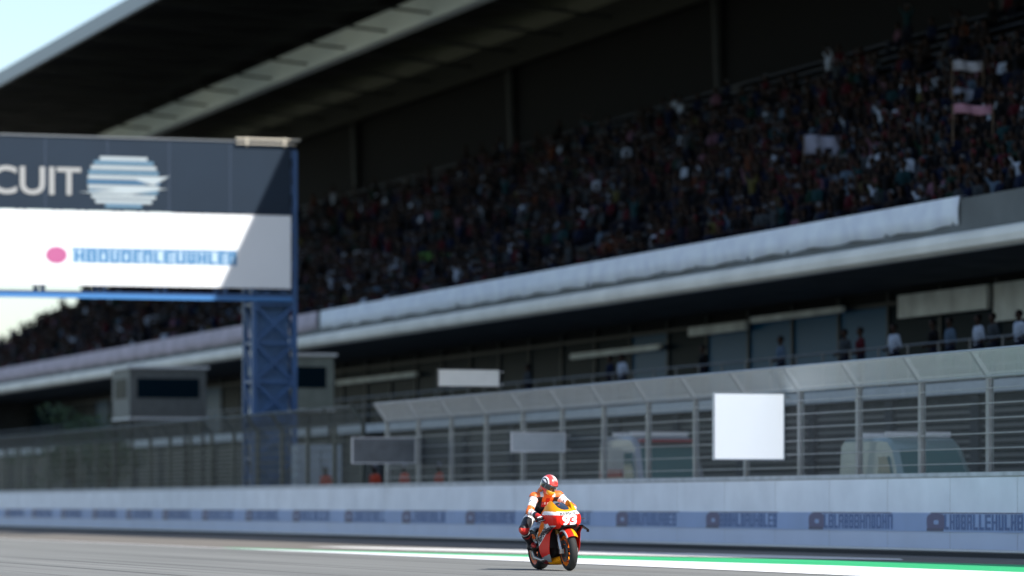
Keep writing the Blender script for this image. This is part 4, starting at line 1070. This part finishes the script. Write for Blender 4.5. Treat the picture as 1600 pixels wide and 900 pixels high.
# helmet shell with eye port, visor, chin bar, spoiler
yaw, pit = R(16), R(30)
Hm = Matrix.Rotation(yaw, 3, 'Z') @ Matrix.Rotation(pit, 3, 'Y') @ Matrix.Rotation(R(-7), 3, 'X')
HM = np.array(Hm)
def Hp(x, y, z): return headc + HM @ np.array((x, y, z))
hp = [ell(Hp(-0.01, 0, 0.02), (0.150, 0.125, 0.140), 0, HM), ell(Hp(0.055, 0, -0.065), (0.10, 0.085, 0.075), 1, HM), ell(Hp(-0.035, 0, -0.05), (0.115, 0.105, 0.085), 0, HM)]
def cutport(G, D):
    Q = (G-headc) @ HM
    port = np.maximum(np.maximum(np.abs(Q[..., 2]-0.01)-0.043, 0.045-Q[..., 0]), np.abs(Q[..., 1])-0.105)
    neck = np.maximum(Q[..., 2]+0.10, -0.0-(-0.01)) if False else (-(Q[..., 2]+0.115))
    D = np.maximum(D, -np.maximum(port, -(D+0.022)))      # a shallow recess for the visor
    return np.maximum(D, neck)
V, F = nets(hp, 0.0065, 0.03, cutport)
c = V[F].mean(1); Q = (c-headc) @ HM
mi = np.zeros(len(F), int)   # 0 red 1 white 2 black 3 yellow 4 pink
ang = np.arctan2(Q[:, 1], Q[:, 2]-0.0)
mi[:] = 1
top = Q[:, 2] > 0.055
mi[top & (Q[:, 1] > -0.085)] = 0
mi[top & (np.abs(Q[:, 1]-0.02) < 0.045) & (Q[:, 0] < 0.09)] = 4
mi[top & (np.abs(Q[:, 1]-0.02) < 0.022) & (Q[:, 0] > -0.02) & (Q[:, 0] < 0.07)] = 1
mi[top & (np.abs(Q[:, 1]+0.105) < 0.006)] = 2
mi[(Q[:, 2] < 0.055) & (Q[:, 2] > -0.045)] = 2
mi[(Q[:, 2] < -0.045) & (Q[:, 0] < 0.03)] = 0
mi[(Q[:, 2] < -0.085) & (Q[:, 0] < 0.03)] = 2
mi[(Q[:, 2] < -0.035) & (Q[:, 0] > 0.03)] = 0
mi[(Q[:, 2] < -0.035) & (Q[:, 0] > 0.09)] = 3
hel = mesh_obj('helmet', V, F, mi, [mat('helmet_red', (0.72, 0.05, 0.04), 0.2, coat=1), mat('helmet_white', (0.80, 0.78, 0.78), 0.2, coat=1), mat('helmet_black', (0.008, 0.008, 0.01), 0.2, coat=1), mat('helmet_yellow', (0.85, 0.40, 0.02), 0.2, coat=1), mat('helmet_pink', (0.80, 0.32, 0.30), 0.2, coat=1)], rider)
mb = MB(); vs = []; NN = 24
for i in range(NN+1):
    a = R(-68+136*i/NN)
    for j in range(7):
        z = -0.035+0.09*j/6
        vs.append(Hp(-0.01+0.152*math.cos(a)*(1-0.35*(z-0.01)**2/0.02), 0.126*math.sin(a)*(1-0.25*(z-0.01)**2/0.02), z))
mb.add(vs, [(i*7+j, (i+1)*7+j, (i+1)*7+j+1, i*7+j+1) for i in range(NN) for j in range(6)])
o = mb.build('visor', mat('dark_visor', (0.012, 0.014, 0.018), 0.05, spec=0.9, coat=1), hel, smooth=60); sd = o.modifiers.new('s', 'SOLIDIFY'); sd.thickness = 0.004
# aerodynamic hump
V, F = nets([cap((-0.24, -0.13, 1.20), (-0.13, -0.125, 1.275), 0.075, 0.055, 0)], 0.012, 0.02)
mesh_obj('back_hump', V, F, np.zeros(len(F), int), [SU_or], rider)
# knee slider and elbow slider
for kn_, nm in ((knR+np.array((0.035, -0.055, -0.01)), 'knee_slider'), (knL+np.array((0.02, 0.06, 0)), 'knee_slider')):
    V, F = nets([ell(kn_, (0.045, 0.020, 0.04), 0)], 0.01, 0.01); mesh_obj(nm, V, F, np.zeros(len(F), int), [mat('slider_red', (0.65, 0.06, 0.03), 0.5)], rider)
# gloves: palm, four curled fingers over the grip, thumb beneath
for sy, gr, el, ha in ((-1, B2R(0.345, -0.290, 0.795), elR, haR), (1, B2R(0.345, 0.290, 0.795), elL, haL)):
    bar = B2R(0.325, sy*0.345, 0.785)-B2R(0.362, sy*0.235, 0.803); bar /= np.linalg.norm(bar)    # outwards along the grip
    fwd = np.array((1.0, 0, 0)); fwd -= bar*(fwd@bar); fwd /= np.linalg.norm(fwd)
    up = np.cross(bar, fwd)*(1 if sy > 0 else -1); up = up if up[2] > 0 else -up
    q = []
    pb = gr-fwd*0.055+up*0.030
    q.append(cap(pb-bar*0.024, gr-bar*0.030+up*0.034, 0.020, 0.017, 0)); q.append(cap(pb+bar*0.020, gr+bar*0.030+up*0.034, 0.020, 0.016, 0)); q.append(cap(pb, gr+up*0.036, 0.022, 0.018, 0))
    q.append(cap(ha-(ha-el)*0.10, pb, 0.037, 0.026, 1))
    for k_, (s_, ln) in enumerate(((-0.033, 0.95), (-0.011, 1.05), (0.011, 1.0), (0.032, 0.8))):
        b0 = gr+bar*s_+up*0.034+fwd*0.004; b1 = gr+bar*s_+up*0.018+fwd*0.034*ln; b2 = gr+bar*s_-up*0.012+fwd*0.032*ln; b3 = gr+bar*s_-up*0.030+fwd*0.008
        q += [cap(b0, b1, 0.0105, 0.0098, 2), cap(b1, b2, 0.0098, 0.009, 2), cap(b2, b3, 0.009, 0.008, 2)]
    t0 = gr-bar*0.040-fwd*0.035+up*0.012; t1 = gr-bar*0.050-fwd*0.012-up*0.014; t2 = gr-bar*0.046+fwd*0.014-up*0.030
    q += [cap(t0, t1, 0.013, 0.011, 2), cap(t1, t2, 0.011, 0.009, 2)]
    V, F = nets(q, 0.0045, 0.006); l_, _c = face_labels(V, F, q)
    mesh_obj('glove', V, F, l_, [SU_wh, SU_rd, SU_bk], rider)
# boots
for sy, an_ in ((-1, anR), (1, anL)):
    peg = B2R(-0.34, sy*0.215, 0.36); ball = peg+np.array((0.02, 0, 0.038)); toe = peg+np.array((0.11, sy*0.01, 0.022)); heel = an_+np.array((-0.05, 0, -0.075))
    kn_ = knR if sy < 0 else knL; top = an_+(kn_-an_)*0.40
    q = [cap(top, an_, 0.066, 0.050, 1), cap(an_, heel, 0.048, 0.036, 0), cap(heel, ball, 0.038, 0.040, 0), cap(an_, ball, 0.045, 0.040, 0), cap(ball, toe, 0.038, 0.028, 2)]
    V, F = nets(q, 0.009, 0.02); l_, _c = face_labels(V, F, q)
    mesh_obj('boot', V, F, l_, [SU_bk, SU_bk, SU_rd], rider)
